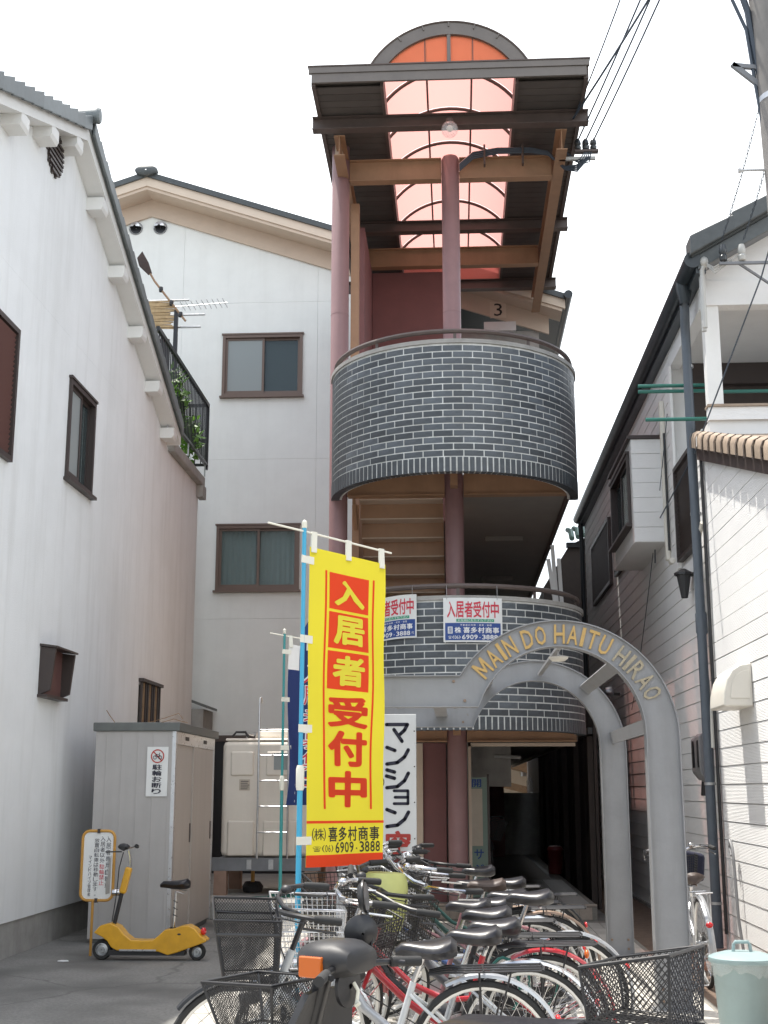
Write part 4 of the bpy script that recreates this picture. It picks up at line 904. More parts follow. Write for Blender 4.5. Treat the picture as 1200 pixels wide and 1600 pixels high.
# ================================================================== banners
def banner(name, label, base, pz, d, lean, polem, clothm, w, ztop_, zbot, bar, wave, clips):
    t = thing(name, label, 'banner', (base[0], base[1], 0))
    D = Vector((d[0], d[1], 0)).normalized(); Nn = Vector((D.y, -D.x, 0))
    bx_, by_ = base; px = lambda z: Vector((bx_ + lean * z, by_, z))
    for z0, z1, r_ in ((.012, 1.55, .016), (1.55, pz, .0125)): MB().tube([px(z0), px(z1)], r_, 10).build('pole', polem, t, smooth=True)
    MB().lathe([(.02, 0), (.024, .02), (.024, .12), (.018, .14)], tuple(px(1.50)), 12).build('pole_collar', 'polewhite', t, smooth=True)
    MB().lathe([(.013, 0), (.017, .005), (.015, .04), (.003, .05)], tuple(px(pz)), 10).build('pole_cap', 'polewhite', t, smooth=True)
    A = px(pz - .02); e = A + D * bar[1]; e.z -= bar[2]; s0 = A - D * bar[0]; s0.z += bar[2] * .35
    MB().tube([s0, A, e], .006, 8).build('crossbar', 'polewhite', t, smooth=True)
    def F(u, v, off=0.0):
        zz = zbot + (ztop_ - zbot) * v
        p = px(zz) + D * (.045 + u * w); p.z -= bar[2] * (u * w / bar[1]) * (v) 
        return p + Nn * (wave(u, v) + off)
    nu, nv = 16, 48; q = MB()
    vs = [F(i / nu, j / nv) for j in range(nv + 1) for i in range(nu + 1)]
    q.add(vs, [(j * (nu + 1) + i, j * (nu + 1) + i + 1, (j + 1) * (nu + 1) + i + 1, (j + 1) * (nu + 1) + i) for j in range(nv) for i in range(nu)])
    cl = q.build('cloth', clothm, t, smooth=True, recalc=False)
    for v in clips:
        p = px(zbot + (ztop_ - zbot) * v); MB().obox(p - D * .03 + Nn * .015, F(.05, v, .004), .004, .045, (0, 0, 1)).build('tie', 'polewhite', t)
    for u in (.05, .5, .95):
        p = F(u, 1.0); tp = A + D * (.045 + u * w); tp.z = A.z - bar[2] * (.045 + u * w) / bar[1]
        MB().obox(p - Vector((0, 0, .03)), tp + Vector((0, 0, .012)), .04, .012, tuple(Nn)).build('loop', 'polewhite', t)
    return t, cl, F
wv = lambda u, v: .006 * math.sin(5 * (u + 1.6 * v)) * u + .014 * math.sin(3.2 * u + 5 * v + .5) * (.3 + .7 * (1 - v)) + .012 * math.sin(9 * u - 7 * v) * (1 - v) * .6 + .005 * math.sin(16 * v + 6 * u) * (.3 + .7 * u)
yb, yc, YF = banner('banner_flag', 'tall yellow banner with red and yellow vertical lettering on a sky blue pole', (-.900, 7.40), 3.02, (.70, .715), .004, 'polesky', 'flagy', .60, 2.915, 1.075, (.27, .70, .045), wv, (.955, .70, .42, .08))
W_, H2 = 1.0, 1.0
def YP(u, v): return YF(u, v, .0022)
def YQ(u, v): return YF(u, v, .0040)
def YR(u, v): return YF(u, v, .0014)
acc = ([], [])
for v0, v1 in ((.812, .932), (.685, .803), (.553, .676)): rect(acc, .255, .775, v0, v1)
rect(acc, .20, .225, .175, .935); rect(acc, .825, .85, .175, .935); rect(acc, .0, 1.0, .131, .139)
for k, ch in enumerate('受付中'): put(acc, ch, .26, .79, (.432, .308, .180)[k], (.533, .422, .295)[k], .04)
printed('red_print', acc, YP, 'flagr', yc, .04)
acc = ([], []); rect(acc, 0, 1, 0, .036); printed('red_hem', acc, YP, 'flagr', yc, .04)
acc = ([], [])
for k, ch in enumerate('入居者'): put(acc, ch, .32, .72, (.826, .700, .566)[k], (.912, .795, .665)[k], .04)
printed('yellow_lettering', acc, YQ, 'flagy2', yc, .04)
acc = ([], [])
put(acc, '㈱', .06, .22, .078, .118, .0)
for k, ch in enumerate('喜多村商事'): put(acc, ch, .25 + .142 * k, .375 + .142 * k, .075, .121, .022)
put(acc, '☎', .07, .16, .046, .063, 0); row(acc, '(06)', .17, .32, .044, .066, 0.0, .2); row(acc, '6909-3888', .34, .96, .040, .074, .022, .14)
printed('black_lettering', acc, YP, 'flagk', yc, .05)
wv2 = lambda u, v: .05 * math.sin(5 * u + 3 * v) * (1.1 - v) + .04 * math.sin(7 * v + 9 * u) * (1 - v * .6)
nb, nc, NF = banner('banner_flag', 'narrow navy and white banner on a teal pole half hidden behind the yellow banner', (-1.70, 12.6), 3.02, (.82, .57), .001, 'polegreen', 'clothw', .46, 2.92, 1.36, (.16, .56, .05), wv2, (.95, .65, .35))
acc = ([], []); rect(acc, .0, 1.0, .0, .84); ring(acc, .62, .84, .0, .36, 16, 0, PI)
printed('navy_print', acc, lambda u, v: NF(u, v, .003), 'navy', nc, .05)
acc = ([], []); colm(acc, '入居者募集中', .34, .92, .06, .90, .04, .06); printed('white_lettering', acc, lambda u, v: NF(u, v, .006), 'inkwhite', nc, .05)
acc = ([], []); colm(acc, '入居者募集中', .37, .89, .065, .895, .0, .10); printed('red_lettering', acc, lambda u, v: NF(u, v, .009), 'inkcrim', nc, .05)

# ================================================================== signs
def flat(y): return lambda u, v: (u, y, v)
vs_ = thing('vertical_sign', 'tall white board with black and red vertical lettering behind the yellow banner', 'sign', (-.69, 11.2, 0))
B('board', 'signw', vs_, -1.02, -.352, 11.20, 11.225, .35, 2.145, bevel=.003)
for x in (-.95, -.42): B('leg', 'steel', vs_, x - .02, x + .02, 11.226, 11.26, 0.012, 2.1)
def stroke(acc, pts, w):                              # rounded brush stroke
    for p, q in zip(pts[:-1], pts[1:]): bar(acc, p, q, w)
    for p in pts: ring(acc, p[0], p[1], 0, w / 2, 12)
u0, du = -.617, .205; kat = ([], [])
def ST(v0, h, *pts, w=.030): stroke(kat, [(u0 + a * du, v0 + b_ * h) for a, b_ in pts], w)
ST(1.905, .165, (.05, .92), (.93, .92), (.80, .62), (.62, .42)); ST(1.905, .165, (.36, .66), (.70, .05))
def N_(v): ST(v, .155, (.06, .97), (.40, .80)); ST(v, .155, (.96, .83), (.80, .45), (.50, .14), (.06, .06))
N_(1.712); ST(1.512, .165, (.06, .97), (.38, .86)); ST(1.512, .165, (.04, .66), (.38, .54)); ST(1.512, .165, (.96, .80), (.80, .42), (.50, .12), (.06, .06))
ST(1.385, .115, (.36, .97), (.94, .97), (.94, .04), (.36, .04), w=.024); ST(1.385, .115, (.40, .50), (.94, .50), w=.024); N_(1.190)
printed('black_lettering', kat, flat(11.1965), 'ink', vs_)
acc = ([], []); put(acc, '空', -.615, -.402, .965, 1.165, .04); put(acc, '室', -.615, -.402, .745, .945, .04); printed('red_lettering', acc, flat(11.1965), 'inkred', vs_)
acc = ([], []); ring(acc, -.69, 1.57, .056, .064, 24); put(acc, '社', -.72, -.66, 1.54, 1.60); printed('small_lettering', acc, flat(11.1965), 'ink', vs_)
for z in (.5, .8, 1.1, 1.4, 1.7, 2.0):
    for x in (-.368, -1.0): MB().lathe([(.0, -.004), (.006, -.003), (.006, 0)], (x, 11.1995, z), 8, 'Y').build('screw', 'darksash', vs_)

def poster(label, u0, u1, v0, v1, half, curl):
    t = thing('rail_poster', label, 'sign', ((u0 + u1) / 2, 14.0, v0))
    cu = (u0 + u1) / 2
    def F(off):
        def G(u, v):
            b_ = math.sqrt(max(.0, (RB + .028 + off) ** 2 - u * u)); return (u, CY - b_ - curl[0] * max(0., (v - v0) / (v1 - v0) - .5) ** 2, v + curl[1] * (u - cu) + curl[2] * (u - cu) ** 2)
        return G
    q = MB(); nu, nv = 12, 8
    for off in (0, .003):
        q.add([F(off)(u0 + (u1 - u0) * i / nu, v0 + (v1 - v0) * j / nv) for j in range(nv + 1) for i in range(nu + 1)], [(j * (nu + 1) + i, j * (nu + 1) + i + 1, (j + 1) * (nu + 1) + i + 1, (j + 1) * (nu + 1) + i) for j in range(nv) for i in range(nu)])
    bd = q.build('board', 'signw', t, smooth=True, recalc=False)
    w, h = u1 - u0, v1 - v0; U = lambda a: u0 + a * w; V = lambda b_: v0 + b_ * h
    a1 = ([], []); row(a1, '入居者受付中', U(.06), U(.95), V(.55), V(.92), .022, .06); printed('red_lettering', a1, F(.006), 'inkcrim', bd, .06)
    a1 = ([], []); rect(a1, U(.22), U(.86), V(.455), V(.52)); printed('green_band', a1, F(.006), 'inkgreen', bd, .06)
    a1 = ([], []); rect(a1, U(.03), U(.97), V(.04), V(.43)); printed('blue_panel', a1, F(.006), 'inkblue', bd, .06)
    a1 = ([], []); row(a1, 'お気軽におたずね下さい', U(.24), U(.84), V(.465), V(.51), 0, .15)
    row(a1, '不動産の売買・賃貸・管理', U(.28), U(.82), V(.36), V(.40), 0, .2); printed('small_lettering', a1, F(.0085), 'inkwhite', bd, .08); a1 = ([], [])
    if not half: put(a1, '株', U(.19), U(.30), V(.20), V(.335), .022); rect(a1, U(.075), U(.155), V(.19), V(.345)); row(a1, '喜多村商事', U(.33), U(.95), V(.20), V(.335), .022, .1); put(a1, '☎', U(.08), U(.14), V(.075), V(.14)); row(a1, '(06)', U(.15), U(.29), V(.07), V(.145), 0, .1); row(a1, '6909-3888', U(.31), U(.92), V(.06), V(.165), .022, .12)
    else: put(a1, '株', U(.14), U(.26), V(.20), V(.335), .022); row(a1, '喜多村商事', U(.30), U(.93), V(.20), V(.335), .022, .1); put(a1, '代', U(.90), U(.95), V(.08), V(.15)); row(a1, '6909-3888', U(.26), U(.88), V(.06), V(.165), .022, .12)
    printed('white_lettering', a1, F(.0085), 'inkwhite', bd, .08)
    if not half: a1 = ([], []); colm(a1, '管理', U(.085), U(.145), V(.20), V(.335)); printed('blue_lettering', a1, F(.011), 'inkblue', bd)
    for u in (U(.06), U(.92)): MB().tube([F(.004)(u, V(.96)), F(.004)(u, 3.68), (u, CY - math.sqrt((RB - .05) ** 2 - u * u), 3.75)], .003, 5).build('wire', 'steel', t)
poster('white and blue plastic notice tied to the balcony rail, wholly visible above the gate arch', -.135, .515, 3.09, 3.58, False, (.0, .0, .0))
poster('curling white and blue plastic notice on the balcony rail, cut off by the yellow banner', -1.02, -.43, 3.14, 3.62, True, (.10, .10, -.25))

# ================================================================== storage shed
sh = thing('storage_shed', 'grey steel storage shed with beige sliding doors beside the white house', 'shed', (-3.4, 14.2, 0))
SX0, SX1, SY0, SY1 = -3.74, -2.91, 13.30, 15.45
B('body', 'shed', sh, SX0, SX1 - .03, SY0, SY1, .04, 2.10)
for k in range(5): B('side_rib', 'shed', sh, SX0 + .10 + k * .165, SX0 + .108 + k * .165, SY0 - .004, SY0 - .0005, .06, 2.08)
B('roof', 'shedroof', sh, SX0 - .03, SX1 + .05, SY0 - .03, SY1 + .04, 2.101, 2.19, bevel=.01); B('corner_post', 'alu', sh, SX1 - .029, SX1 + .01, SY0 - .003, SY0 + .06, .04, 2.0995); B('corner_post', 'alu', sh, SX1 - .029, SX1 + .01, SY1 - .06, SY1 + .003, .04, 2.0995)
B('door_head', 'alu', sh, SX1 - .029, SX1 + .012, SY0 + .061, SY1 - .061, 1.97, 2.0995)
for y0, y1, x in ((SY0 + .061, 14.30, SX1 - .012), (14.26, SY1 - .061, SX1 + .004)):
    d = MB().box(SX1 - .028 if x < SX1 else SX1 - .0115, x, y0, y1, .06, 1.969).build('door', 'sheddoor', sh); B('handle', 'darksash', d, x + .0005, x + .006, (y1 - .1), (y1 - .05), .95, 1.15)
for y in (13.75, 14.75): B('vent_slot', 'blackmat', sh, SX1 + .0125, SX1 + .016, y, y + .18, 2.02, 2.06)
B('base_rail', 'shedroof', sh, SX0 + .02, SX1 - .03, SY0 + .02, SY1 - .02, .0, .039)
ns = thing('parking_notice', 'white no bicycle parking notice fixed to the side of the grey shed', 'sign', (-3.08, 13.29, 1.44))
B('board', 'signw', ns, -3.195, -2.975, 13.285, 13.294, 1.44, 1.94)
acc = ([], []); ring(acc, -3.085, 1.845, .058, .070, 32); bar(acc, (-3.128, 1.89), (-3.042, 1.80), .012); printed('red_symbol', acc, flat(13.2815), 'inkred', ns)
acc = ([], [])
for x in (-3.112, -3.058): ring(acc, x, 1.832, .014, .020, 18)
for p, q in (((-3.112, 1.832), (-3.10, 1.862)), ((-3.10, 1.862), (-3.066, 1.862)), ((-3.066, 1.862), (-3.058, 1.832)), ((-3.10, 1.858), (-3.084, 1.832)), ((-3.084, 1.832), (-3.064, 1.860)), ((-3.106, 1.866), (-3.094, 1.866)), ((-3.064, 1.864), (-3.068, 1.876)), ((-3.068, 1.876), (-3.058, 1.876))): bar(acc, p, q, .005)
printed('bicycle_symbol', acc, flat(13.2805), 'ink', ns); acc = ([], []); colm(acc, '駐輪お断り', -3.135, -3.035, 1.46, 1.765, .022, .12); printed('black_lettering', acc, flat(13.2805), 'ink', ns)
tw = thing('dry_twigs', 'few thin dry twigs lying on the roof of the grey shed', 'twigs', (-3.2, 13.55, 2.19))
for p in (((-3.60, 13.5, 2.195), (-3.66, 13.5, 2.27), (-3.70, 13.5, 2.33)), ((-3.3, 13.6, 2.195), (-3.1, 13.6, 2.25), (-2.95, 13.6, 2.30), (-2.9, 13.6, 2.24)), ((-3.15, 13.6, 2.2), (-3.0, 13.6, 2.24), (-2.85, 13.6, 2.2))): MB().tube(p, .005, 4).build('twig', 'wood', tw)

ys = thing('post_sign', 'white notice in an ochre tube frame on a single post beside the shed', 'sign', (-3.39, 12.3, 0))
fr = []
for cx, cz, a0 in ((-3.30, 1.06, 0), (-3.475, 1.06, 90), (-3.475, .56, 180), (-3.30, .56, 270)):
    for k in range(6): a = math.radians(a0 + 18 * k); fr.append((cx + .065 * math.cos(a), 12.3, cz + .065 * math.sin(a)))
MB().tube(fr, .014, 8, closed=True).build('frame', 'ochrepole', ys, smooth=True)
MB().prism([(p[0] * .93 + -3.3875 * .07, p[2] * .97 + .81 * .03) for p in fr], 12.297, 12.302).build('board', 'signw', ys)
MB().tube([(-3.42, 12.3, .505), (-3.42, 12.3, .0)], .013, 8).build('post', 'ochrepole', ys, smooth=True)
for z in (1.125, .495): B('clip', 'darksash', ys, -3.40, -3.375, 12.28, 12.315, z - .02, z + .02)
acc = ([], []); colm(acc, '入居者専用自転車', -3.315, -3.268, .60, 1.08, 0, .12); colm(acc, '入居者以外', -3.37, -3.323, .83, 1.08, 0, .12); colm(acc, '放置自転車は移動します。', -3.425, -3.38, .53, 1.06, 0, .12); printed('black_lettering', acc, flat(12.2945), 'ink', ys); acc = ([], []); colm(acc, 'マインドハイツ管理者', -3.475, -3.445, .53, .90, 0, .15); printed('small_lettering', acc, flat(12.2945), 'ink', ys)
acc = ([], []); colm(acc, '駐輪禁止', -3.37, -3.323, .63, .825, 0, .12); printed('red_lettering', acc, flat(12.2945), 'inkcrim', ys)
MB().prism([(-3.26, .9), (-3.262, .56), (-3.30, .55), (-3.305, .66), (-3.285, .72), (-3.28, .85)], 12.2915, 12.2935).build('torn_patch', 'concrete', ys)

# ================================================================== yellow electric scooter
sc = thing('electric_scooter', 'yellow electric kick scooter with black saddle parked against the grey shed', 'scooter', (-2.75, 12.05, 0))
def zx(x, y): return (-3.24 + (x - 235) * .001054, (1248 - y) * .001054)
prof = [zx(*p) for p in ((172, 1020), (225, 962), (310, 940), (380, 968), (440, 1036), (500, 1078), (600, 1082), (690, 1078), (730, 1045), (790, 992), (870, 982), (930, 962), (990, 955), (1050, 985), (1100, 1040), (1152, 1075), (1145, 1092), (1060, 1122), (900, 1178), (820, 1200), (740, 1172), (560, 1160), (380, 1165), (330, 1140), (290, 1085), (240, 1052))]
MB().prism(prof, 11.965, 12.135).build('body', 'yellow', sc, bevel=.028, seg=4)
dk = zx(560, 1175); B('deck_frame', 'blackmat', sc, zx(300, 0)[0], zx(960, 0)[0], 11.985, 12.115, .045, .088); B('deck_trim', 'alu', sc, zx(400, 0)[0], zx(720, 0)[0], 11.960, 11.966, .085, .10)
for wx, wz in (zx(235, 1163), zx(1062, 1178)):
    r_ = wz
    ty = MB().lathe([(r_ * .62, -.03), (r_ * .9, -.034), (r_, -.018), (r_, .018), (r_ * .9, .034), (r_ * .62, .03)], (wx, 12.05, r_), 28, 'Y').build('tyre', 'rubber', sc, smooth=True)
    MB().lathe([(.008, -.036), (.022, -.036), (.024, -.015), (r_ * .5, -.012), (r_ * .56, -.034), (r_ * .63, -.031), (r_ * .63, .031), (.01, .03)], (wx, 12.05, r_), 20, 'Y').build('hub', 'steel', ty, smooth=True)
s0, s1 = zx(330, 950), zx(385, 690)
MB().tube([(s0[0], 12.05, s0[1]), (s1[0], 12.05, s1[1])], .019, 10).build('stem', 'blackmat', sc, smooth=True)
a_, b_ = zx(388, 700), zx(440, 480); MB().obox((a_[0], 12.05, a_[1]), (b_[0], 12.05, b_[1]), .07, .062, (1, 0, 0)).build('stem_cover', 'yellow', sc, bevel=.02, seg=3)
a_, b_, c_ = zx(445, 485), zx(440, 400), zx(425, 340); MB().tube([(a_[0], 12.05, a_[1]), (b_[0], 12.05, b_[1]), (c_[0], 12.05, c_[1])], .014, 8).build('handle_post', 'chrome', sc, smooth=True)
h_ = zx(420, 340); hb = MB().tube([(h_[0] + .03, 11.78, h_[1] + .03), (h_[0], 11.95, h_[1] + .02), (h_[0], 12.15, h_[1] + .02), (h_[0] + .03, 12.32, h_[1] + .03)], .011, 8).build('handlebar', 'chrome', sc, smooth=True)
for y0, y1 in ((11.74, 11.86), (12.24, 12.36)): MB().tube([(h_[0] + .033, y0, h_[1] + .033), (h_[0] + .012, y1, h_[1] + .024)], .019, 10).build('grip', 'rubber', hb, smooth=True)
m_ = zx(445, 297); MB().sphere((m_[0], 11.80, m_[1]), .05, 14, 9, (1.1, .6, .6)).build('mirror', 'blackmat', sc, smooth=True); MB().obox((h_[0], 11.84, h_[1]), (h_[0] - .14, 11.80, h_[1] - .0), .008, .012).build('brake_lever', 'blackmat', sc)
l_ = zx(330, 692); MB().lathe([(.005, .0), (.026, -.01), (.03, -.03), (.03, .03), (.02, .045)], (l_[0], 12.05, l_[1]), 14, 'X').build('headlamp', 'chrome', sc, smooth=True)
p0, p1 = zx(845, 985), zx(862, 680); MB().tube([(p0[0], 12.05, p0[1]), (p1[0], 12.05, p1[1])], .0125, 10).build('seat_post', 'chrome', sc, smooth=True); MB().lathe([(.03, 0), (.03, .012)], (p0[0], 12.05, p0[1] - .006), 14).build('seat_clamp', 'blackmat', sc)
def saddle_mesh(L=.275, W=.205, hgt=.10):
    q = MB(); rings = []
    for k in range(11):
        s_ = k / 10.0; x = L * (.5 - s_); w = .026 + (W / 2 - .026) * (3 * min(s_ / .72, 1) ** 2 - 2 * min(s_ / .72, 1) ** 3)
        if s_ > .72: w *= math.sqrt(max(.08, 1 - ((s_ - .72) / .30) ** 2))
        zt = .006 * math.cos(s_ * 5.2) + .018 * s_ + (-.012 if k in (0, 10) else 0); hh = hgt * (.55 + .45 * s_) * (.6 if k in (0, 10) else 1)
        rings.append([(x, w * math.cos(t) * (1.0 if math.sin(t) > -.2 else .78), zt + (math.sin(t) * .42 if math.sin(t) > 0 else math.sin(t) * .58) * hh) for t in [2 * PI * i / 14 for i in range(14)]])
    q.loft(rings); return q.mesh('saddle', True)
SAD = saddle_mesh()
sd = inst('saddle', SAD, 'saddle', sc); sp_ = zx(852, 625); sd.location = (sp_[0], 12.05, sp_[1]); sd.rotation_euler = (0, 0, PI)
MB().tube([(zx(400, 350)[0], 11.98, zx(400, 350)[1]), (zx(370, 480)[0], 11.97, zx(370, 480)[1]), (zx(352, 700)[0], 11.99, zx(352, 700)[1]), (zx(320, 930)[0], 12.0, zx(320, 930)[1])], .005, 5).build('brake_cable', 'blackmat', sc, smooth=True)
for k in range(3): MB().tube([(p1[0] - .02, 12.03, p1[1] - .08 - .06 * k), (p1[0] + .02, 12.03, p1[1] - .10 - .06 * k)], .004, 4).build('seat_wire', 'blackmat', sc)
MB().tube([(zx(880, 680)[0], 12.0, zx(880, 680)[1]), (zx(940, 700)[0], 12.0, zx(940, 700)[1]), (zx(950, 680)[0], 12.1, zx(950, 680)[1]), (zx(880, 672)[0], 12.1, zx(880, 672)[1])], .004, 5).build('saddle_spring', 'steel', sc)
t_ = zx(1110, 1010); MB().sphere((t_[0], 12.05, t_[1]), .034, 12, 8, (.8, 1.2, 1)).build('tail_lamp', 'redlens', sc, smooth=True)
MB().sphere((zx(915, 1028)[0], 11.967, zx(915, 1028)[1]), .02, 10, 6, (1, .2, .5)).build('body_vent', 'black', sc)

# ================================================================== water tank
wt_ = thing('water_tank', 'cream plastic water tank raised on a steel frame in front of the apartment wall', 'tank', (-2.45, 17.4, .2))
TX0, TX1, TY0, TY1, TZ0, TZ1 = -3.05, -1.85, 16.8, 18.0, .665, 2.13
B('body', 'tank', wt_, TX0, TX1, TY0, TY1, TZ0, TZ1, bevel=.07)
for x0, x1 in ((TX0 + .09, TX0 + .44), (TX0 + .55, TX0 + .98)):
    B('side_panel', 'tank', wt_, x0, x1, TY0 - .03, TY0 + .05, .68, 1.12, bevel=.025); B('side_panel', 'tank', wt_, x0 + .02, x1 - .02, TY0 - .022, TY0 + .05, 1.68, 2.0, bevel=.03)
B('rim', 'tank', wt_, TX0 + .03, TX1 - .03, TY0 + .03, TY1 - .03, TZ1, TZ1 + .035, bevel=.02)
lid = MB().lathe([(.34, TZ1 + .03), (.36, TZ1 + .07), (.34, TZ1 + .13), (.2, TZ1 + .17), (.0, TZ1 + .18)], (-2.35, 17.35, 0), 26).build('lid', 'tank', wt_, smooth=True); MB().tube([(-2.69, 17.1, TZ1 + .08), (-2.75, 17.05, TZ1 + .09), (-2.78, 17.05, TZ1 + .05)], .012, 6).build('lid_latch', 'steel', lid)
MB().tube([(-2.95, 16.95, TZ1 + .06), (-2.9, 16.95, TZ1 + .12), (-2.78, 16.95, TZ1 + .12), (-2.74, 16.95, TZ1 + .06)], .016, 6).build('lifting_handle', 'blackmat', wt_)
B('notice_plate', 'paper', wt_, -2.82, -2.68, TY0 - .006, TY0 - .001, 1.50, 1.64); B('notice_plate', 'frosted', wt_, -2.37, -2.19, TY0 - .028, TY0 - .023, 1.76, 1.97)
acc = ([], [])
for k in range(5): rect(acc, -2.80, -2.71 + .012 * (k % 3), 1.515 + k * .024, 1.524 + k * .024)
printed('plate_lettering', acc, flat(TY0 - .0075), 'ink', wt_)
B('frame_beam', 'tankbeam', wt_, TX0 - .10, TX1 + .1, TY0 - .06, TY0 + .06, .50, .66); B('frame_beam', 'tankbeam', wt_, TX0 - .10, TX1 + .1, TY1 - .12, TY1, .50, .66)
for x in (TX0, -2.45, TX1): B('frame_cross', 'tankbeam', wt_, x - .04, x + .04, TY0 + .061, TY1 - .121, .56, .655)
for x in (-2.66, -2.38): B('bracket', 'steel', wt_, x - .03, x + .03, TY0 - .075, TY0 - .0605, .52, .64)
for x in (TX0 - .06, TX1 - .1):
    for y in (TY0 - .06, TY1 - .16): B('pier', 'pier', wt_, x, x + .16, y, y + .16, .2, .498)
MB().tube([(-2.68, 17.2, .2), (-2.68, 17.2, .66)], .025, 8).build('drain_pipe', 'ochrepole', wt_); MB().lathe([(.12, .21), (.14, .28), (.1, .34)], (-2.68, 17.2, 0), 14).build('drain_valve', 'blackmat', wt_)
ld = MB().tube([(-2.545, 16.62, .66), (-2.545, 16.6, 2.58), (-2.545, 16.63, 2.66), (-2.545, 16.72, 2.68), (-2.545, 16.78, 2.62)], .014, 8).tube([(-2.16, 16.62, .66), (-2.16, 16.6, 2.58), (-2.16, 16.63, 2.66), (-2.16, 16.72, 2.68), (-2.16, 16.78, 2.62)], .014, 8).build('ladder', 'steel', wt_, smooth=True)
for k in range(5): MB().tube([(-2.545, 16.61, .98 + k * .32), (-2.16, 16.61, .98 + k * .32)], .010, 6).build('rung', 'steel', ld)
nt2 = MB()
for k in range(40): x = random.uniform(-2.4, -1.65); y = random.uniform(16.3, 16.9); nt2.tube([(x, y, .215), (x + random.uniform(-.2, .2), y + random.uniform(-.1, .1), .23), (x + random.uniform(-.3, .3), y, .21)], .006, 4)
tag(nt2.build('green_netting', 'greenbar'), 'crumpled green netting lying on the plinth under the tank', 'netting', kind='stuff')

# ================================================================== bicycles
MC = {}
def mcache(k, fn):
    if k not in MC: MC[k] = fn()
    return MC[k]
WR = .335; AX = 1.08
HP = Vector((1.03, 0, .335)); HA = Vector((-.36, 0, .933)).normalized()
def hax(z): return HP.x - (z - HP.z) * .36 / .933
def circ(r, n, c=(0, 0), a0=0, a1=2 * PI): return [(c[0] + r * math.cos(a0 + (a1 - a0) * i / n), c[1] + r * math.sin(a0 + (a1 - a0) * i / n)) for i in range(n)]
def m_tyre(): return MB().tube([(x, 0, z) for x, z in circ(WR - .017, 40)], .017, 8, closed=True).mesh('tyre', True)
def m_rim(): return MB().lathe([(.296, -.011), (.318, -.013), (.318, .013), (.296, .011), (.290, 0), (.296, -.011)], (0, 0, 0), 40, 'Y').mesh('rim', True)
def m_spk():
    q = MB()
    for k in range(32):
        a = 2 * PI * k / 32; s_ = .028 if k % 2 else -.028; b_ = a + (.5 if (k // 2) % 2 else -.5)
        q.tube([(.02 * math.cos(b_), s_, .02 * math.sin(b_)), (.295 * math.cos(a), 0, .295 * math.sin(a))], .0011, 3, caps=False)
    return q.mesh('spokes')
def m_hub(): return MB().lathe([(.004, -.055), (.012, -.05), (.024, -.034), (.024, -.03), (.014, -.02), (.014, .02), (.024, .03), (.024, .034), (.012, .05), (.004, .055)], (0, 0, 0), 14, 'Y').mesh('hub', True)
def m_fender(front):
    a0, a1 = (math.radians(-18), math.radians(118)) if not front else (math.radians(38), math.radians(165)); q = MB(); n = 22; rows = []
    if not front: a0, a1 = math.radians(62), math.radians(200)      # rear: from behind the seat tube over to the back
    else: a0, a1 = math.radians(40), math.radians(172)
    for yy, rr in ((-.026, .350), (-.02, .362), (0, .367), (.02, .362), (.026, .350)):
        rows.append([(rr * math.cos(a0 + (a1 - a0) * i / n), yy, rr * math.sin(a0 + (a1 - a0) * i / n)) for i in range(n + 1)])
    for A, B_ in zip(rows[:-1], rows[1:]): q.strip(A, B_)
    for s_ in (-1, 1):
        for aa in ((150, 175) if not front else (150,)): q.tube([(0, s_ * .05, 0), (.352 * math.cos(math.radians(aa)), s_ * .026, .352 * math.sin(math.radians(aa)))], .0025, 4)
    return q.mesh('fender', True)
def m_frame(kind):
    q = MB(); bb = (.43, 0, .275)
    q.tube([(hax(.60), 0, .60), (hax(.80), 0, .80)], .019, 10)
    q.tube([bb, (.31, 0, .66)], .0155, 10)
    if kind == 'step':
        q.tube([(hax(.63), 0, .63), (.70, 0, .43), (.55, 0, .33), bb], .019, 10); q.tube([(hax(.71), 0, .71), (.68, 0, .52), (.50, 0, .44), (.375, 0, .45)], .014, 8)
    elif kind == 'loop': q.tube([(hax(.66), 0, .66), (.78, 0, .47), (.62, 0, .34), (.50, 0, .295), bb], .024, 10)
    else: q.tube([(hax(.64), 0, .64), bb], .018, 10); q.tube([(hax(.74), 0, .74), (.335, 0, .58)], .015, 10)
    for s_ in (-1, 1):
        q.tube([(.40, s_ * .025, .275), (.30, s_ * .05, .30), (0, s_ * .058, .335)], .009, 6); q.tube([(.325, s_ * .02, .61), (.24, s_ * .05, .54), (0, s_ * .058, .335)], .0075, 6)
    return q.mesh('frame', True)
def m_fork():
    q = MB(); q.tube([(hax(.66), 0, .66), (hax(.66), 0.0, .70)], .02, 8)
    for s_ in (-1, 1): q.tube([(hax(.69), s_ * .03, .69), (hax(.62), s_ * .05, .62), (hax(.45) + .012, s_ * .052, .45), (AX, s_ * .054, .335)], [.011, .012, .010, .008], 8)
    return q.mesh('fork', True)
BARS = {'sweep': [(0, 0, 0), (.05, .05, .012), (.075, .12, .04), (.04, .22, .055), (-.05, .275, .05), (-.17, .29, .035)],
        'flat': [(0, 0, 0), (.02, .10, .01), (.015, .20, .02), (-.03, .28, .022), (-.07, .32, .02)],
        'up': [(0, 0, 0), (.03, .06, .03), (.07, .11, .10), (.06, .20, .13), (-.04, .27, .12), (-.16, .285, .10)]}
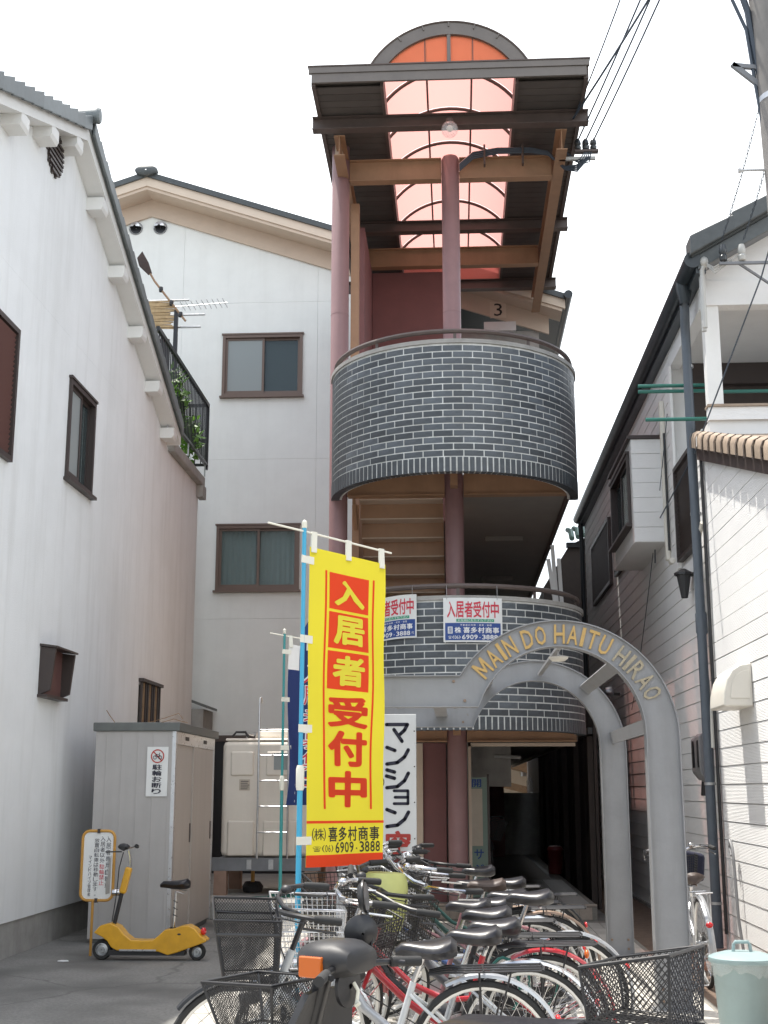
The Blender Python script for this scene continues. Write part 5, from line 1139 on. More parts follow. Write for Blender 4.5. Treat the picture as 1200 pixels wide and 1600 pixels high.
def m_bar(kind):
    q = MB(); P_ = BARS[kind]; cz = .96; cx = hax(.96) + .045
    pts = [(cx + p[0], -p[1], cz + p[2]) for p in reversed(P_)] + [(cx + p[0], p[1], cz + p[2]) for p in P_[1:]]
    q.tube(pts, .0115, 8); q.tube([(hax(.78), 0, .78), (hax(.94), 0, .94), (cx, 0, cz)], .0125, 8)
    for s_ in (-1, 1):
        a, b_ = P_[-2], P_[-1]; q.tube([(cx + a[0] + .03, s_ * a[1], cz + a[2] - .01), (cx + a[0] + .04, s_ * a[1], cz + a[2] - .04), (cx + b_[0] + .02, s_ * (b_[1] + .005), cz + b_[2] - .045)], .006, 6)
    return q.mesh('handlebar', True)
def m_grip(kind, s_):
    P_ = BARS[kind]; cz = .96; cx = hax(.96) + .045; a, b_ = Vector(P_[-2]), Vector(P_[-1]); d = (b_ - a).normalized(); e0 = b_ - d * .115; e1 = b_ + d * .006
    f = lambda p: (cx + p.x, s_ * p.y, cz + p.z)
    return MB().tube([f(e0), f(e0 + d * .01), f(e1 - d * .01), f(e1)], [.0155, .0175, .0175, .014], 10).mesh('grip', True)
def m_cable(kind):
    cz = .96; cx = hax(.96) + .045; q = MB(); P_ = BARS[kind][-2]
    q.tube([(cx + P_[0] + .03, P_[1], cz + P_[2] - .02), (cx + .10, .12, cz + .02), (cx + .10, .02, cz - .08), (hax(.7) + .02, .02, .70)], .0032, 5)
    q.tube([(cx + P_[0] + .03, -P_[1], cz + P_[2] - .02), (cx + .12, -.10, cz + .03), (cx + .08, .0, cz - .12), (.8, .02, .55), (.45, .03, .33)], .0032, 5)
    return q.mesh('brake_cable', True)
def basket_panels(x0, x1, w0, w1, z0, z1, slope=.06):
    bt = [(x0, -w0), (x1, -w0), (x1, w0), (x0, w0)]; tp = [(x0 - .015, -w1), (x1 + slope, -w1), (x1 + slope, w1), (x0 - .015, w1)]
    zt = [z1, z1 + .02, z1 + .02, z1]
    return [Vector((*p, z0)) for p in bt], [Vector((p[0], p[1], z)) for p, z in zip(tp, zt)]
def wirebox(bt, tp, step, r, diag, rim=.005):
    q = MB(); n4 = 4
    for k in range(4):
        a, b_, c, d = bt[k], bt[(k + 1) % 4], tp[(k + 1) % 4], tp[k]; W = max((b_ - a).length, (c - d).length); Hh = (d - a).length
        def S(u, v): return (a * (1 - u) + b_ * u) * (1 - v) + (d * (1 - u) + c * u) * v
        if diag:
            nu = max(3, int(W / step)); s_ = Hh / (step * 1.15) / nu
            for i in range(-int(nu * s_ + 1), nu + int(nu * s_ + 1) + 1):
                for sg in (-1, 1):
                    u0_ = i / nu; u1_ = u0_ + sg * Hh / W; v0_, v1_ = 0.0, 1.0
                    ts = []
                    for t in (0., 1.): pass
                    du_ = u1_ - u0_
                    lo, hi = 0., 1.
                    if abs(du_) > 1e-6:
                        t0_, t1_ = (0 - u0_) / du_, (1 - u0_) / du_; lo = max(lo, min(t0_, t1_)); hi = min(hi, max(t0_, t1_))
                    if hi - lo > .02: q.tube([S(u0_ + du_ * lo, lo), S(u0_ + du_ * hi, hi)], r, 3, caps=False)
        else:
            nu = max(3, int(W / step)); nv = max(2, int(Hh / (step * 1.0)))
            for i in range(nu + 1): q.tube([S(i / nu, 0), S(i / nu, 1)], r, 4, caps=False)
            for j in range(1, nv): q.tube([S(0, j / nv), S(1, j / nv)], r, 4, caps=False)
    nb_ = 8
    for i in range(1, nb_): q.tube([bt[0].lerp(bt[1], i / nb_), bt[3].lerp(bt[2], i / nb_)], r * 1.2, 4, caps=False); q.tube([bt[0].lerp(bt[3], i / nb_), bt[1].lerp(bt[2], i / nb_)], r * 1.2, 4, caps=False)
    q.tube(tp, rim, 6, closed=True); q.tube(bt, rim * .8, 6, closed=True)
    for k in range(4): q.tube([bt[k], tp[k]], rim * .8, 6)
    return q
def m_basket(kind):
    if kind == 'mesh': bt, tp = basket_panels(.925, 1.15, .13, .185, .675, .975, .05); q = wirebox(bt, tp, .013, .0013, True, .006); a = [bt[k].lerp(tp[k], .80) for k in range(4)]; q.tube(a, .008, 4, closed=True)
    elif kind == 'wire': bt, tp = basket_panels(.905, 1.17, .14, .19, .69, .96); q = wirebox(bt, tp, .026, .0022, False, .006); a = [bt[k].lerp(tp[k], .62) for k in range(4)]; q.tube(a, .004, 4, closed=True)
    else: bt, tp = basket_panels(.905, 1.17, .15, .19, .70, .94); q = wirebox(bt, tp, .020, .0018, False, .005)
    for s_ in (-1, 1): q.tube([(1.03, s_ * .06, .70), (AX, s_ * .058, .345)], .004, 5)
    return q.mesh('basket', False)
def m_rack():
    q = MB()
    for y in (-.06, -.02, .02, .06): q.tube([(.24, y * .6, .70), (.16, y, .715), (-.26, y, .725)], .005, 5)
    q.tube([(-.26, -.065, .725), (-.27, 0, .725), (-.26, .065, .725)], .006, 6); q.tube([(0, -.065, .72), (0, .065, .72)], .005, 5)
    for s_ in (-1, 1): q.tube([(-.02, s_ * .066, .335), (-.12, s_ * .065, .72)], .005, 5); q.tube([(0, s_ * .066, .335), (.02, s_ * .065, .72)], .005, 5)
    return q.mesh('rear_rack', True)
def m_stand():
    q = MB()
    for s_ in (-1, 1): q.tube([(.0, s_ * .075, .34), (-.05, s_ * .10, .05), (-.06, s_ * .12, .015)], .009, 6)
    q.tube([(-.055, -.11, .03), (-.055, .11, .03)], .008, 6); return q.mesh('kickstand', True)
def m_crank():
    q = MB().lathe([(.02, -.04), (.09, -.042), (.09, -.046), (.02, -.046)], (.43, 0, .275), 24, 'Y')
    q.obox((.43, -.06, .275), (.56, -.07, .17), .012, .022, (0, 1, 0)); q.obox((.43, .06, .275), (.30, .07, .38), .012, .022, (0, 1, 0))
    q.box(.52, .60, -.17, -.08, .155, .18); q.box(.26, .34, .08, .17, .365, .39); return q.mesh('crank', False)
def m_case(): return MB().prism([(.52, .275), (.50, .35), (.43, .375), (.0, .385), (-.05, .335), (.0, .30), (.40, .185), (.49, .205)], -.062, -.048).mesh('chain_case')
def m_lamp(): return MB().lathe([(.004, .03), (.03, .025), (.034, 0), (.026, -.05), (.008, -.07)], (0, 0, 0), 14, 'X').mesh('headlamp', True)
def bike(label, loc, hd, steer, lean, paint, fend, fk='step', bar_='sweep', barm='chrome', bask='wire', bm_='black', rack='black', rest=True, grp='bicycles parked side by side', sad_z=.80, name='bicycle', sadm='saddle', extra=None, refl='redlens', ground=.012, ffend=None):
    t = thing(name, label, 'bicycle', (loc[0], loc[1], ground), grp, rot=(math.radians(-lean), 0, PI + math.radians(hd)))
    fr = inst('frame', mcache(('fr', fk), lambda: m_frame(fk)), paint, t)
    SM = Matrix.Translation(HP) @ Matrix.Rotation(math.radians(steer), 4, HA) @ Matrix.Translation(-HP)
    for front in (0, 1):
        w = inst('wheel', mcache('rim', m_rim), 'rimm', t, (AX if front else 0, 0, WR))
        if front: w.matrix_basis = SM @ Matrix.Translation((AX, 0, WR))
        inst('tyre', mcache('ty', m_tyre), 'rubber', w); inst('spokes', mcache('sp', m_spk), 'chrome', w); inst('hub', mcache('hub', m_hub), 'steel', w)
        f = inst('fender', mcache(('fe', front), lambda: m_fender(front)), (ffend or fend) if front else fend, t, (AX if front else 0, 0, WR))
        if front: f.matrix_basis = SM @ Matrix.Translation((AX, 0, WR))
    fo = inst('fork', mcache('fork', m_fork), paint, t); fo.matrix_basis = SM
    hb = inst('handlebar', mcache(('bar', bar_), lambda: m_bar(bar_)), barm, t); hb.matrix_basis = SM
    for s_ in (-1, 1): inst('grip', mcache(('gr', bar_, s_), lambda: m_grip(bar_, s_)), 'rubber', hb)
    inst('brake_cable', mcache(('cb', bar_), lambda: m_cable(bar_)), 'blackmat', hb)
    bl = inst('bell', mcache('bell', lambda: MB().sphere((0, 0, 0), .026, 12, 8, (1, 1, .8)).mesh('bell', True)), 'chrome' if barm == 'chrome' else 'blackmat', hb, (hax(.96) + .08, -.14, 1.03))
    if bask:
        b_ = inst('basket', mcache(('bk', bask), lambda: m_basket(bask)), bm_, t); b_.matrix_basis = SM
    s0_ = .31 - (sad_z - .66) * .342
    inst('seat_post', mcache(('spost', sad_z), lambda: MB().tube([(.315, 0, .645), (s0_ + .005, 0, sad_z - .03)], .0125, 8).tube([(s0_ - .07, .03, sad_z - .05), (s0_ - .07, -.03, sad_z - .05)], .008, 6).mesh('seat_post', True)), 'chrome', t)
    inst('saddle', SAD, sadm, t, (s0_ - .01, 0, sad_z))
    if rack: inst('rear_rack', mcache('rack', m_rack), rack, t)
    inst('kickstand', mcache('stand', m_stand), 'steel', t); inst('crank', mcache('crank', m_crank), 'steel', t); inst('chain_case', mcache('case', m_case), 'blackmat', t)
    l = inst('headlamp', mcache('lamp', m_lamp), 'blackmat' if barm != 'chrome' else 'chrome', t); l.matrix_basis = SM @ Matrix.Translation((1.06, .07, .62))
    inst('reflector', mcache('refl', lambda: MB().sphere((0, 0, 0), .028, 12, 7, (.5, 1, .8)).mesh('reflector', True)), refl, t, (-.33, 0, .50) if refl == 'redlens' else (-.22, .0, .67))
    if extra: extra(t, SM)
    if int(loc[1] * 10) % 2 == 0: inst('cable_lock', mcache('lock', lambda: MB().tube([(.16 + .085 * math.cos(a_), .07 + .012 * math.sin(3 * a_), .46 + .15 * math.sin(a_)) for a_ in [2 * PI * i / 20 for i in range(20)]], .008, 6, closed=True).mesh('cable_lock', True)), 'greenbar' if fk == 'loop' else 'blackmat', t)
    return t
bike('white framed bicycle with large black mesh front basket, nearest of the row', (.10, 6.10), 2, 10, 7, 'whitepaint', 'silverpaint', 'step', 'sweep', 'black', 'mesh', 'black', 'black', ffend='black')
bike('silver bicycle with silver wire front basket behind the white framed bicycle', (.32, 6.52), 0, 12, 3, 'silverpaint', 'chrome', 'loop', 'sweep', 'chrome', 'wire', 'alu', None)
bike('red bicycle with red fenders and wide black handlebar, third in the row', (.43, 6.98), 1, 52, 4, 'redpaint', 'redpaint', 'step', 'flat', 'black', 'fine', 'black', 'black', refl='amber')
def bag(t, SM):
    pass
bike('graphite bicycle with silver rear fender and the highest black saddle of the row', (.63, 7.80), 3, 40, 3, 'greypaint', 'silverpaint', 'loop', 'sweep', 'chrome', 'fine', 'black', None, sad_z=.88)
bike('mauve bicycle with mauve fenders in the middle of the bicycle row', (.31, 8.15), -2, 30, 3, 'mauvepaint', 'mauvepaint', 'loop', 'sweep', 'chrome', 'wire', 'black', 'black')
bike('silver bicycle with chrome upright handlebar next to the mauve bicycle', (.47, 8.75), 2, 38, 4, 'silverpaint', 'chrome', 'step', 'up', 'chrome', 'wire', 'steel', None, sad_z=.77)
bike('dark blue bicycle with chrome bars behind the chrome barred silver bicycle', (.44, 9.45), -3, 46, 3, 'bluepaint', 'rust', 'loop', 'sweep', 'chrome', 'fine', 'black', 'black', sad_z=.83, sadm='brownsaddle')
bike('dark green bicycle with black bars near the far end of the row', (.62, 10.15), 2, 30, 3, 'greenpaint', 'black', 'step', 'sweep', 'black', 'mesh', 'black', 'black')
bike('black bicycle with pale fenders at the far end of the row', (.40, 10.95), 0, 25, 3, 'black', 'silverpaint', 'loop', 'flat', 'black', 'fine', 'black', 'black', sad_z=.84)
bike('black bicycle with black basket squeezed in just behind the red fendered bicycle', (.40, 7.42), -3, 34, 5, 'black', 'black', 'loop', 'sweep', 'black', 'fine', 'black', 'black', sad_z=.82)
bike('graphite bicycle with rusty fenders between the chrome barred and dark blue bicycles', (.58, 9.08), 1, 28, 4, 'greypaint', 'rust', 'step', 'sweep', 'chrome', 'fine', 'black', 'black', sad_z=.79)
bike('mauve framed bicycle with chrome fenders behind the dark blue bicycle', (.35, 9.82), -2, 42, 3, 'mauvepaint', 'chrome', 'step', 'flat', 'chrome', 'wire', 'black', None, sad_z=.81)
lane = bike('silver bicycle seen from behind standing between the gate post and the siding', (1.92, 10.55), -90, 2, 4, 'silverpaint', 'silverpaint', 'loop', 'sweep', 'chrome', 'fine', 'black', 'alu', sadm='brownsaddle', grp='bicycles along the passage', ground=.008)
pb = bike('dark bicycle with a black front basket parked inside the covered passage', (.28, 18.6), 90, 20, 4, 'black', 'black', 'loop', 'sweep', 'black', 'fine', 'black', 'black', grp='bicycles along the passage', ground=.19)
tag(MB().loft([[(x * .8, y * .8, -.14) for x, y in circ(.13, 10)], [(x * 1.05, y * .9, -.02) for x, y in circ(.135, 10)], [(x * 1.08, y * .85, .10) for x, y in circ(.13, 10)], [(x * 1.0, y * .45, .175) for x, y in circ(.13, 10)]]).build('shopping_bag', 'lime', smooth=True, bevel=.0), 'pale lime green bag standing in a black front bicycle basket', 'bag').location = (-.43, 7.68, .86)
bpy.data.objects['shopping_bag'].rotation_euler = (.06, .05, .5)
tag(MB().prism([(-.17, -.12), (.15, -.13), (.17, .10), (.02, .13), (-.18, .11)], -.10, .10, 'Y').build('cloth_bag', 'navybag', bevel=.03), 'dark blue cloth bag in the front basket of the bicycle by the siding', 'bag').location = (1.96, 11.66, .86)

# ================================================================== black moped in the foreground
mp = thing('moped', 'black moped with amber turn signal, round mirror and rear wire basket, nearest the camera', 'moped', (-.43, 4.95, 0), rot=(0, 0, PI - .52))
def ringx(x, w, zc, h, n=14, sq=.75): return [(x, w * math.copysign(abs(math.cos(t)) ** sq, math.cos(t)), zc + h * math.copysign(abs(math.sin(t)) ** sq, math.sin(t))) for t in [2 * PI * i / n for i in range(n)]]
MB().loft([ringx(-.10, .03, .90, .02), ringx(-.085, .10, .895, .045), ringx(-.02, .135, .895, .068), ringx(.07, .14, .89, .072), ringx(.13, .11, .885, .06), ringx(.165, .06, .88, .04), ringx(.175, .02, .88, .02)]).build('handlebar_cowl', 'blackmat', mp, smooth=True)
for s_ in (-1, 1):
    MB().box(-.005, .095, s_ * .139 - .012, s_ * .139 + .010, .838, .912).build('turn_signal', 'amber', mp, bevel=.006)
    MB().tube([(-.03, s_ * .10, .87), (-.07, s_ * .22, .865), (-.12, s_ * .24, .86)], .012, 8).build('bar_end', 'black', mp, smooth=True); MB().tube([(-.075, s_ * .21, .866), (-.13, s_ * .33, .86)], .019, 10).build('grip', 'rubber', mp, smooth=True)
    mz, my = ((.975, -.135) if s_ > 0 else (1.10, .17))
    MB().tube([(-.02, s_ * my * .85, .88), (-.03, s_ * my * .92, .88 + (mz - .88) * .4), (.01, s_ * my, mz - .05)], .006, 6).build('mirror_stem', 'black', mp)
    mi = MB().lathe([(.005, .034), (.045, .026), (.066, .006), (.066, 0)], (0, 0, 0), 22, 'X').build('mirror', 'black', mp, smooth=True); mi.location = (.012, s_ * my, mz); mi.rotation_euler = (0, .12, .42 if s_ < 0 else 2.4)
    gm_ = MB().lathe([(.0005, -.002), (.057, -.002)], (0, 0, 0), 22, 'X').build('mirror_glass', 'mirror', mi)
MB().loft([[(.06 + .10 * (1 - abs(y) / .2) * .7, y, .78) for y in (-.14, -.07, 0, .07, .14)] + [(.03 + .10 * (1 - abs(y) / .2) * .7, y, .78) for y in (.14, .07, 0, -.07, -.14)],
           [(.10 + .10 * (1 - abs(y) / .25) * .7, y * 1.5, .62) for y in (-.14, -.07, 0, .07, .14)] + [(.07 + .10 * (1 - abs(y) / .25) * .7, y * 1.5, .62) for y in (.14, .07, 0, -.07, -.14)],
           [(.06 + .06 * (1 - abs(y) / .3), y * 1.55, .35) for y in (-.14, -.07, 0, .07, .14)] + [(.03 + .06 * (1 - abs(y) / .3), y * 1.55, .35) for y in (.14, .07, 0, -.07, -.14)]]).build('leg_shield', 'blackmat', mp, smooth=True)
MB().tube([(.085, 0, .83), (.15, 0, .62), (.25, 0, .30)], .035, 10).build('steering_column', 'black', mp, smooth=True)
MB().lathe([(.01, -.085), (.075, -.08), (.075, -.065), (.02, -.06)], (.05, 0, .80), 18, 'X').build('key_shroud', 'black', mp, smooth=True)
MB().tube([(-.035, -.02, .81), (-.055, -.02, .785), (-.05, -.02, .75), (-.06, -.0, .735), (-.075, -.0, .745)], .007, 8).build('bag_hook', 'polewhite', mp, smooth=True)
bt = [Vector(p) for p in ((.22, -.13, .62), (.47, -.13, .62), (.47, .13, .62), (.22, .13, .62))]; tp = [Vector(p) for p in ((.20, -.17, .80), (.53, -.17, .79), (.53, .17, .79), (.20, .17, .80))]
wirebox(bt, tp, .014, .0014, True, .007).build('front_basket', 'black', mp)
def moto_wheel(x):
    w = MB().lathe([(.13, -.03), (.19, -.035), (.22, -.02), (.225, 0), (.22, .02), (.19, .035), (.13, .03)], (x, 0, .225), 30, 'Y').build('wheel', 'rubber', mp, smooth=True); MB().lathe([(.01, -.05), (.04, -.045), (.05, -.02), (.125, -.025), (.14, 0), (.125, .025), (.05, .02), (.04, .045), (.01, .05)], (x, 0, .225), 24, 'Y').build('rim', 'steel', w, smooth=True)
moto_wheel(.33); moto_wheel(-.85)
MB().loft([ringx(.20, .05, .45, .05), ringx(.33, .06, .47, .02), ringx(.45, .05, .42, .03)]).build('front_fender', 'black', mp, smooth=True)
B('floor_board', 'blackmat', mp, -.42, .10, -.17, .17, .27, .33, bevel=.03)
MB().loft([ringx(-.40, .10, .45, .12), ringx(-.55, .17, .50, .17), ringx(-.85, .17, .54, .15), ringx(-1.08, .10, .57, .10), ringx(-1.15, .04, .58, .04)]).build('rear_body', 'black', mp, smooth=True)
MB().loft([ringx(-.42, .10, .68, .03), ringx(-.50, .14, .69, .05), ringx(-.80, .15, .70, .05), ringx(-1.0, .12, .72, .045), ringx(-1.05, .06, .72, .03)]).build('seat', 'saddle', mp, smooth=True)
bt = [Vector(p) for p in ((-1.04, -.145, .79), (-1.31, -.145, .78), (-1.31, .145, .78), (-1.04, .145, .79))]; tp = [Vector(p) for p in ((-1.02, -.155, .95), (-1.32, -.155, 1.005), (-1.32, .155, 1.005), (-1.02, .155, .95))]
wirebox(bt, tp, .022, .0019, True, .006).build('rear_basket', 'black', mp)
q = MB()
for s_ in (-1, 1): q.tube([(-.80, s_ * .08, .66), (-1.0, s_ * .08, .775), (-1.34, s_ * .08, .772)], .009, 6)
for x in (-1.0, -1.15, -1.3): q.tube([(x, -.12, .772), (x, .12, .772)], .007, 6)
q.build('rear_carrier', 'black', mp, smooth=True)
MB().sphere((-1.16, 0, .60), .06, 12, 8, (.5, 1.3, .7)).build('tail_lamp', 'redlens', mp, smooth=True)
MB().tube([(-.35, .1, .26), (-.40, .22, .02)], .012, 8).build('side_stand', 'steel', mp)

# chain barrier hung across the lot
ch = thing('barrier_chain', 'silver link chain sagging across the lower left of the bicycle lot', 'chain', (-1.5, 5.2, 0))
lk = MB().tube([(.017 * math.cos(a), .008 * math.sin(a), 0) for a in [2 * PI * i / 12 for i in range(12)]], .0028, 5, closed=True).mesh('link', True)
p0, p1 = Vector((-1.42, 5.0, .50)), Vector((-.72, 5.95, .64)); nl = 44
for k in range(nl):
    s_ = k / nl; p = p0.lerp(p1, s_); p.z -= .10 * math.sin(PI * s_); q_ = p0.lerp(p1, s_ + .01); q_.z -= .10 * math.sin(PI * (s_ + .01)); d = q_ - p
    o = inst('link', lk, 'steel', ch); o.location = p - ch.location if False else p; e = d.to_track_quat('X', 'Z').to_euler(); o.rotation_euler = e; o.rotation_euler.rotate_axis('X', PI / 2 * (k % 2) + .4); o.scale = (1.0, 1, 1)
MB().tube([(-1.42, 5.0, 0), (-1.42, 5.0, .55)], .02, 10).build('chain_post', 'steel', ch, smooth=True)

# ================================================================== rubbish bin
bn = thing('rubbish_bin', 'pale teal plastic bin with lid and clear bag under its rim by the siding', 'bin', (1.76, 8.5, 0))
MB().lathe([(.0, .012), (.145, .012), (.155, .03), (.185, .44), (.195, .45), (.195, .465), (.18, .465), (.15, .05), (.0, .04)], (1.76, 8.5, 0), 32).build('body', 'bin', bn, smooth=True)
lid = MB().lathe([(.205, .455), (.21, .462), (.208, .485), (.19, .495), (.12, .515), (.0, .52)], (1.76, 8.5, 0), 32).build('lid', 'bin', bn, smooth=True)
MB().tube([(1.705, 8.5, .512), (1.71, 8.5, .56), (1.72, 8.5, .575), (1.80, 8.5, .575), (1.81, 8.5, .56), (1.815, 8.5, .512)], .011, 8).build('lid_handle', 'bin', lid, smooth=True)
q = MB(); n = 48; A, B2, C2 = [], [], []
for i in range(n + 1):
    a = 2 * PI * i / n; w_ = .006 * math.sin(7 * a) + .004 * math.sin(13 * a); h = .395 + .022 * math.sin(3 * a + 1) + .010 * math.sin(11 * a) + .006 * math.sin(29 * a)
    A.append((1.76 + (.212 + w_) * math.cos(a), 8.5 + (.212 + w_) * math.sin(a), .462)); B2.append((1.76 + (.207 + w_ * 1.6) * math.cos(a), 8.5 + (.207 + w_ * 1.6) * math.sin(a), (.462 + h) / 2)); C2.append((1.76 + (.194 + w_ * 2) * math.cos(a), 8.5 + (.194 + w_ * 2) * math.sin(a), h))
q.strip(A, B2); q.strip(B2, C2); q.build('bag_liner', 'film', bn, smooth=True)
hk = MB().tube([(2.46, 11.75, .02), (2.44, 11.85, .40), (2.44, 11.92, .90), (2.44, 11.95, 1.0), (2.44, 12.02, 1.06), (2.44, 12.06, 1.0), (2.44, 12.0, .93)], .014, 8).build('hooked_rod', 'meter', smooth=True); tag(hk, 'grey hooked metal rod leaning against the siding above the bin', 'rod')
sk = MB().obox((2.30, 9.75, .02), (2.46, 10.2, .62), .022, .012).build('grey_stick', 'pipe'); tag(sk, 'short dark stick leaning on the siding at the right edge', 'stick')
for k, (x, y) in enumerate(((2.1, 11.6), (2.25, 11.0))):
    o = MB().box(-.11, .11, -.05, .05, 0, .06).build('loose_brick', 'clay', bevel=.006); o.location = (x, y, .007); o.rotation_euler = (0, 0, .5 + k); tag(o, ('terracotta brick lying on the soil strip near the downpipe', 'terracotta brick lying on the soil strip behind the bin')[k], 'brick', 'loose bricks on the soil')

# ================================================================== utility pole, cables
up = thing('utility_pole', 'grey concrete utility pole at the upper right edge with steel bracket and step bolts', 'pole', (1.80, 6.0, 0))
def PP(x, z): return (x * .6316, 6.0, 1.5 + (z - 1.5) * .6316)
MB().tube([(1.80, 6.0, 0), (1.675, 6.0, 5.3), (1.63, 6.0, 7.4)], [.14, .115, .105], 24).build('pole', 'poleconc', up, smooth=True)
for z in (4.3, 4.9, 5.5): MB().tube([(1.70 - (z - 4.3) * .022, 6.0, z), (1.70 - (z - 4.3) * .022, 6.0, z + .03)], .121, 20).build('band', 'steel', up, smooth=True)
MB().obox(PP(2.29, 7.235), PP(2.60, 7.19), .02, .022).obox(PP(2.29, 7.245), PP(2.60, 6.95), .02, .026).build('bracket', 'tankbeam', up)
for z, sx in ((6.31, -1), (8.2, -1), (7.1, 1)): p = PP(2.66, z); MB().tube([p, (p[0] + sx * .225, p[1], p[2])], .007, 8).tube([(p[0] + sx * .225, p[1], p[2]), (p[0] + sx * .237, p[1], p[2])], .014, 8).build('step_bolt', 'steel', up)
MB().tube([PP(2.28, 7.95), PP(2.42, 7.55), PP(2.46, 7.1), PP(2.50, 6.7), PP(2.53, 6.35), PP(2.57, 5.9)], .009, 6).build('riser_cable', 'cable', up)
MB().tube([PP(2.37, 8.0), PP(2.44, 7.72), PP(2.47, 7.4), PP(2.50, 7.15)], .017, 6).build('riser_cable', 'cable', up)
def cable(label, p, q, r_, sag=.15, n=14, grp='overhead service cables'):
    p = Vector(p); q = Vector(q); pts = [p.lerp(q, i / n) - Vector((0, 0, sag * 4 * (i / n) * (1 - i / n))) for i in range(n + 1)]
    return tag(MB().tube(pts, r_, 5).build('cable', 'cable', smooth=True), label, 'cable', grp)
for k, x in enumerate((1.64, 1.74, 1.84)):
    cable(('thin service wire from the left tower insulator up to the top edge', 'thin service wire from the middle tower insulator up to the top edge', 'thin service wire from the right tower insulator up to the top edge')[k], (x, 15.2, 9.66), (3.0 + .12 * k, 8.6, 11.2), .011)
cable('thick dark cable from the canopy edge running to the upper right', (1.52, 14.9, 9.75), (3.3, 8.9, 10.6), .014, .12)
cable('dark cable bowing from the canopy edge up towards the top', (1.55, 15.0, 9.80), (2.7, 8.2, 11.6), .009, .30)
def twisted(label, p, q):
    p = Vector(p); q = Vector(q); d = (q - p).normalized(); u = d.orthogonal().normalized(); w = d.cross(u); mb = MB(); n = 110
    for ph in (0, PI): mb.tube([p.lerp(q, i / n) + (u * math.cos(i * .9 + ph) + w * math.sin(i * .9 + ph)) * .007 - Vector((0, 0, .12 * 4 * (i / n) * (1 - i / n))) for i in range(n + 1)], .004, 4)
    return tag(mb.build('cable', 'cable', smooth=True), label, 'cable', 'overhead service cables')
twisted('twisted pair wire from the left house insulator up past the utility pole', (2.62, 11.75, 6.72), (2.62, 9.0, 7.6))
twisted('twisted pair wire from the right house insulator up past the utility pole', (2.83, 11.75, 6.72), (2.80, 9.1, 7.6))
tag(MB().tube([(3.05, 11.2, 6.75), (2.945, 11.6, 6.28), (2.45, 12.05, 5.0), (2.43, 12.6, 4.83), (2.43, 13.6, 4.75), (2.43, 15.4, 4.62), (2.43, 15.5, 4.2)], .008, 5).build('cable', 'cable', smooth=True), 'slack dark wire crossing in front of the balcony post to the sided wall', 'cable', 'overhead service cables')
cable('thin dark wire draped down the siding beside the bay window', (2.44, 14.2, 5.7), (2.44, 18.2, 2.6), .005, .2)
ih = thing('service_bracket', 'white porcelain service heads and dark insulators under the gable of the sided house', 'insulator', (2.75, 11.8, 6.5))
for x, y in ((2.47, 12.05), (2.46, 11.95)):
    MB().tube([(x, y, 5.9), (x, y, 6.50), (x + .02, y - .01, 6.55)], .024, 8).build('conduit', 'porc', ih, smooth=True); MB().sphere((x + .02, y - .01, 6.58), .045, 12, 8, (1, 1, 1.2)).build('service_head', 'porc', ih, smooth=True)
for x, m_ in ((2.64, 'insul'), (2.82, 'porc')):
    MB().lathe([(.02, 6.52), (.035, 6.53), (.042, 6.57), (.028, 6.59), (.042, 6.62), (.035, 6.66), (.028, 6.69), (.005, 6.70)], (x, 11.8, 0), 12).build('insulator', m_, ih, smooth=True)
B('arm', 'tankbeam', ih, 2.6, 3.3, 11.79, 11.82, 6.49, 6.515); MB().obox((2.78, 11.8, 6.50), (3.2, 12.0, 6.30), .02, .02).build('arm', 'tankbeam', ih)
for k in range(3): MB().tube([(2.49, 11.94, 6.57), (2.56, 11.85, 6.48 - .03 * k), (2.64 + .07 * k, 11.8, 6.52 + .03 * k)], .008, 6).build('lead_wire', 'porc', ih, smooth=True)

# ================================================================== roof terrace things
tr = thing('potted_plant', 'leafy green potted shrub with pink flower behind the terrace railing', 'plant', (-4.25, 17.9, 6.28))
MB().lathe([(.0, 6.29), (.12, 6.29), (.16, 6.55), (.17, 6.55)], (-4.27, 18.2, 0), 16).build('pot', 'clay', tr, smooth=True)
def foliage(cx, cy, cz, rx, ry, rz, n, s0):
    q = MB()
    for k in range(n):
        while True:
            a = Vector((random.uniform(-1, 1), random.uniform(-1, 1), random.uniform(-1, 1)))
            if .25 < a.length < 1: break
        p = Vector((cx + a.x * rx, cy + a.y * ry, cz + a.z * rz)); d = Vector((random.uniform(-1, 1), random.uniform(-1, 1), random.uniform(-.3, .9))).normalized(); u = d.orthogonal().normalized(); L = s0 * random.uniform(.6, 1.3)
        q.add([p, p + d * L * .5 + u * L * .22, p + d * L, p + d * L * .5 - u * L * .22], [(0, 1, 2, 3)])
    return q
MB().tube([(-4.27, 18.2, 6.5), (-4.25, 18.1, 6.9), (-4.24, 18.0, 7.2)], .015, 5).build('stem', 'wood', tr)
fo = foliage(-4.16, 18.0, 7.15, .16, .55, .45, 420, .15); f2 = foliage(-4.12, 19.1, 6.85, .14, .4, .38, 260, .15); fo.add(f2.v, f2.f); fo.build('leaves', 'leaf', tr, recalc=False)
MB().sphere((-4.15, 17.4, 7.35), .05, 8, 6).build('flower', 'flower', tr, smooth=True)
bl = thing('bamboo_blind', 'torn bamboo blind hung from laundry poles above the roof terrace', 'blind', (-4.7, 19, 8.6))
for k in range(34):
    z = 9.12 - .44 * (k / 34) ; sag = .03 * math.sin(k * .8)
    MB().tube([(-5.6, 19.0, z + sag * .5), (-5.0, 18.98, z - .02), (-4.42 - .05 * math.sin(k * .5), 18.97 + .02 * (k % 2), z - .02 - sag * .6)], .013, 4).build('reed', 'straw', bl)
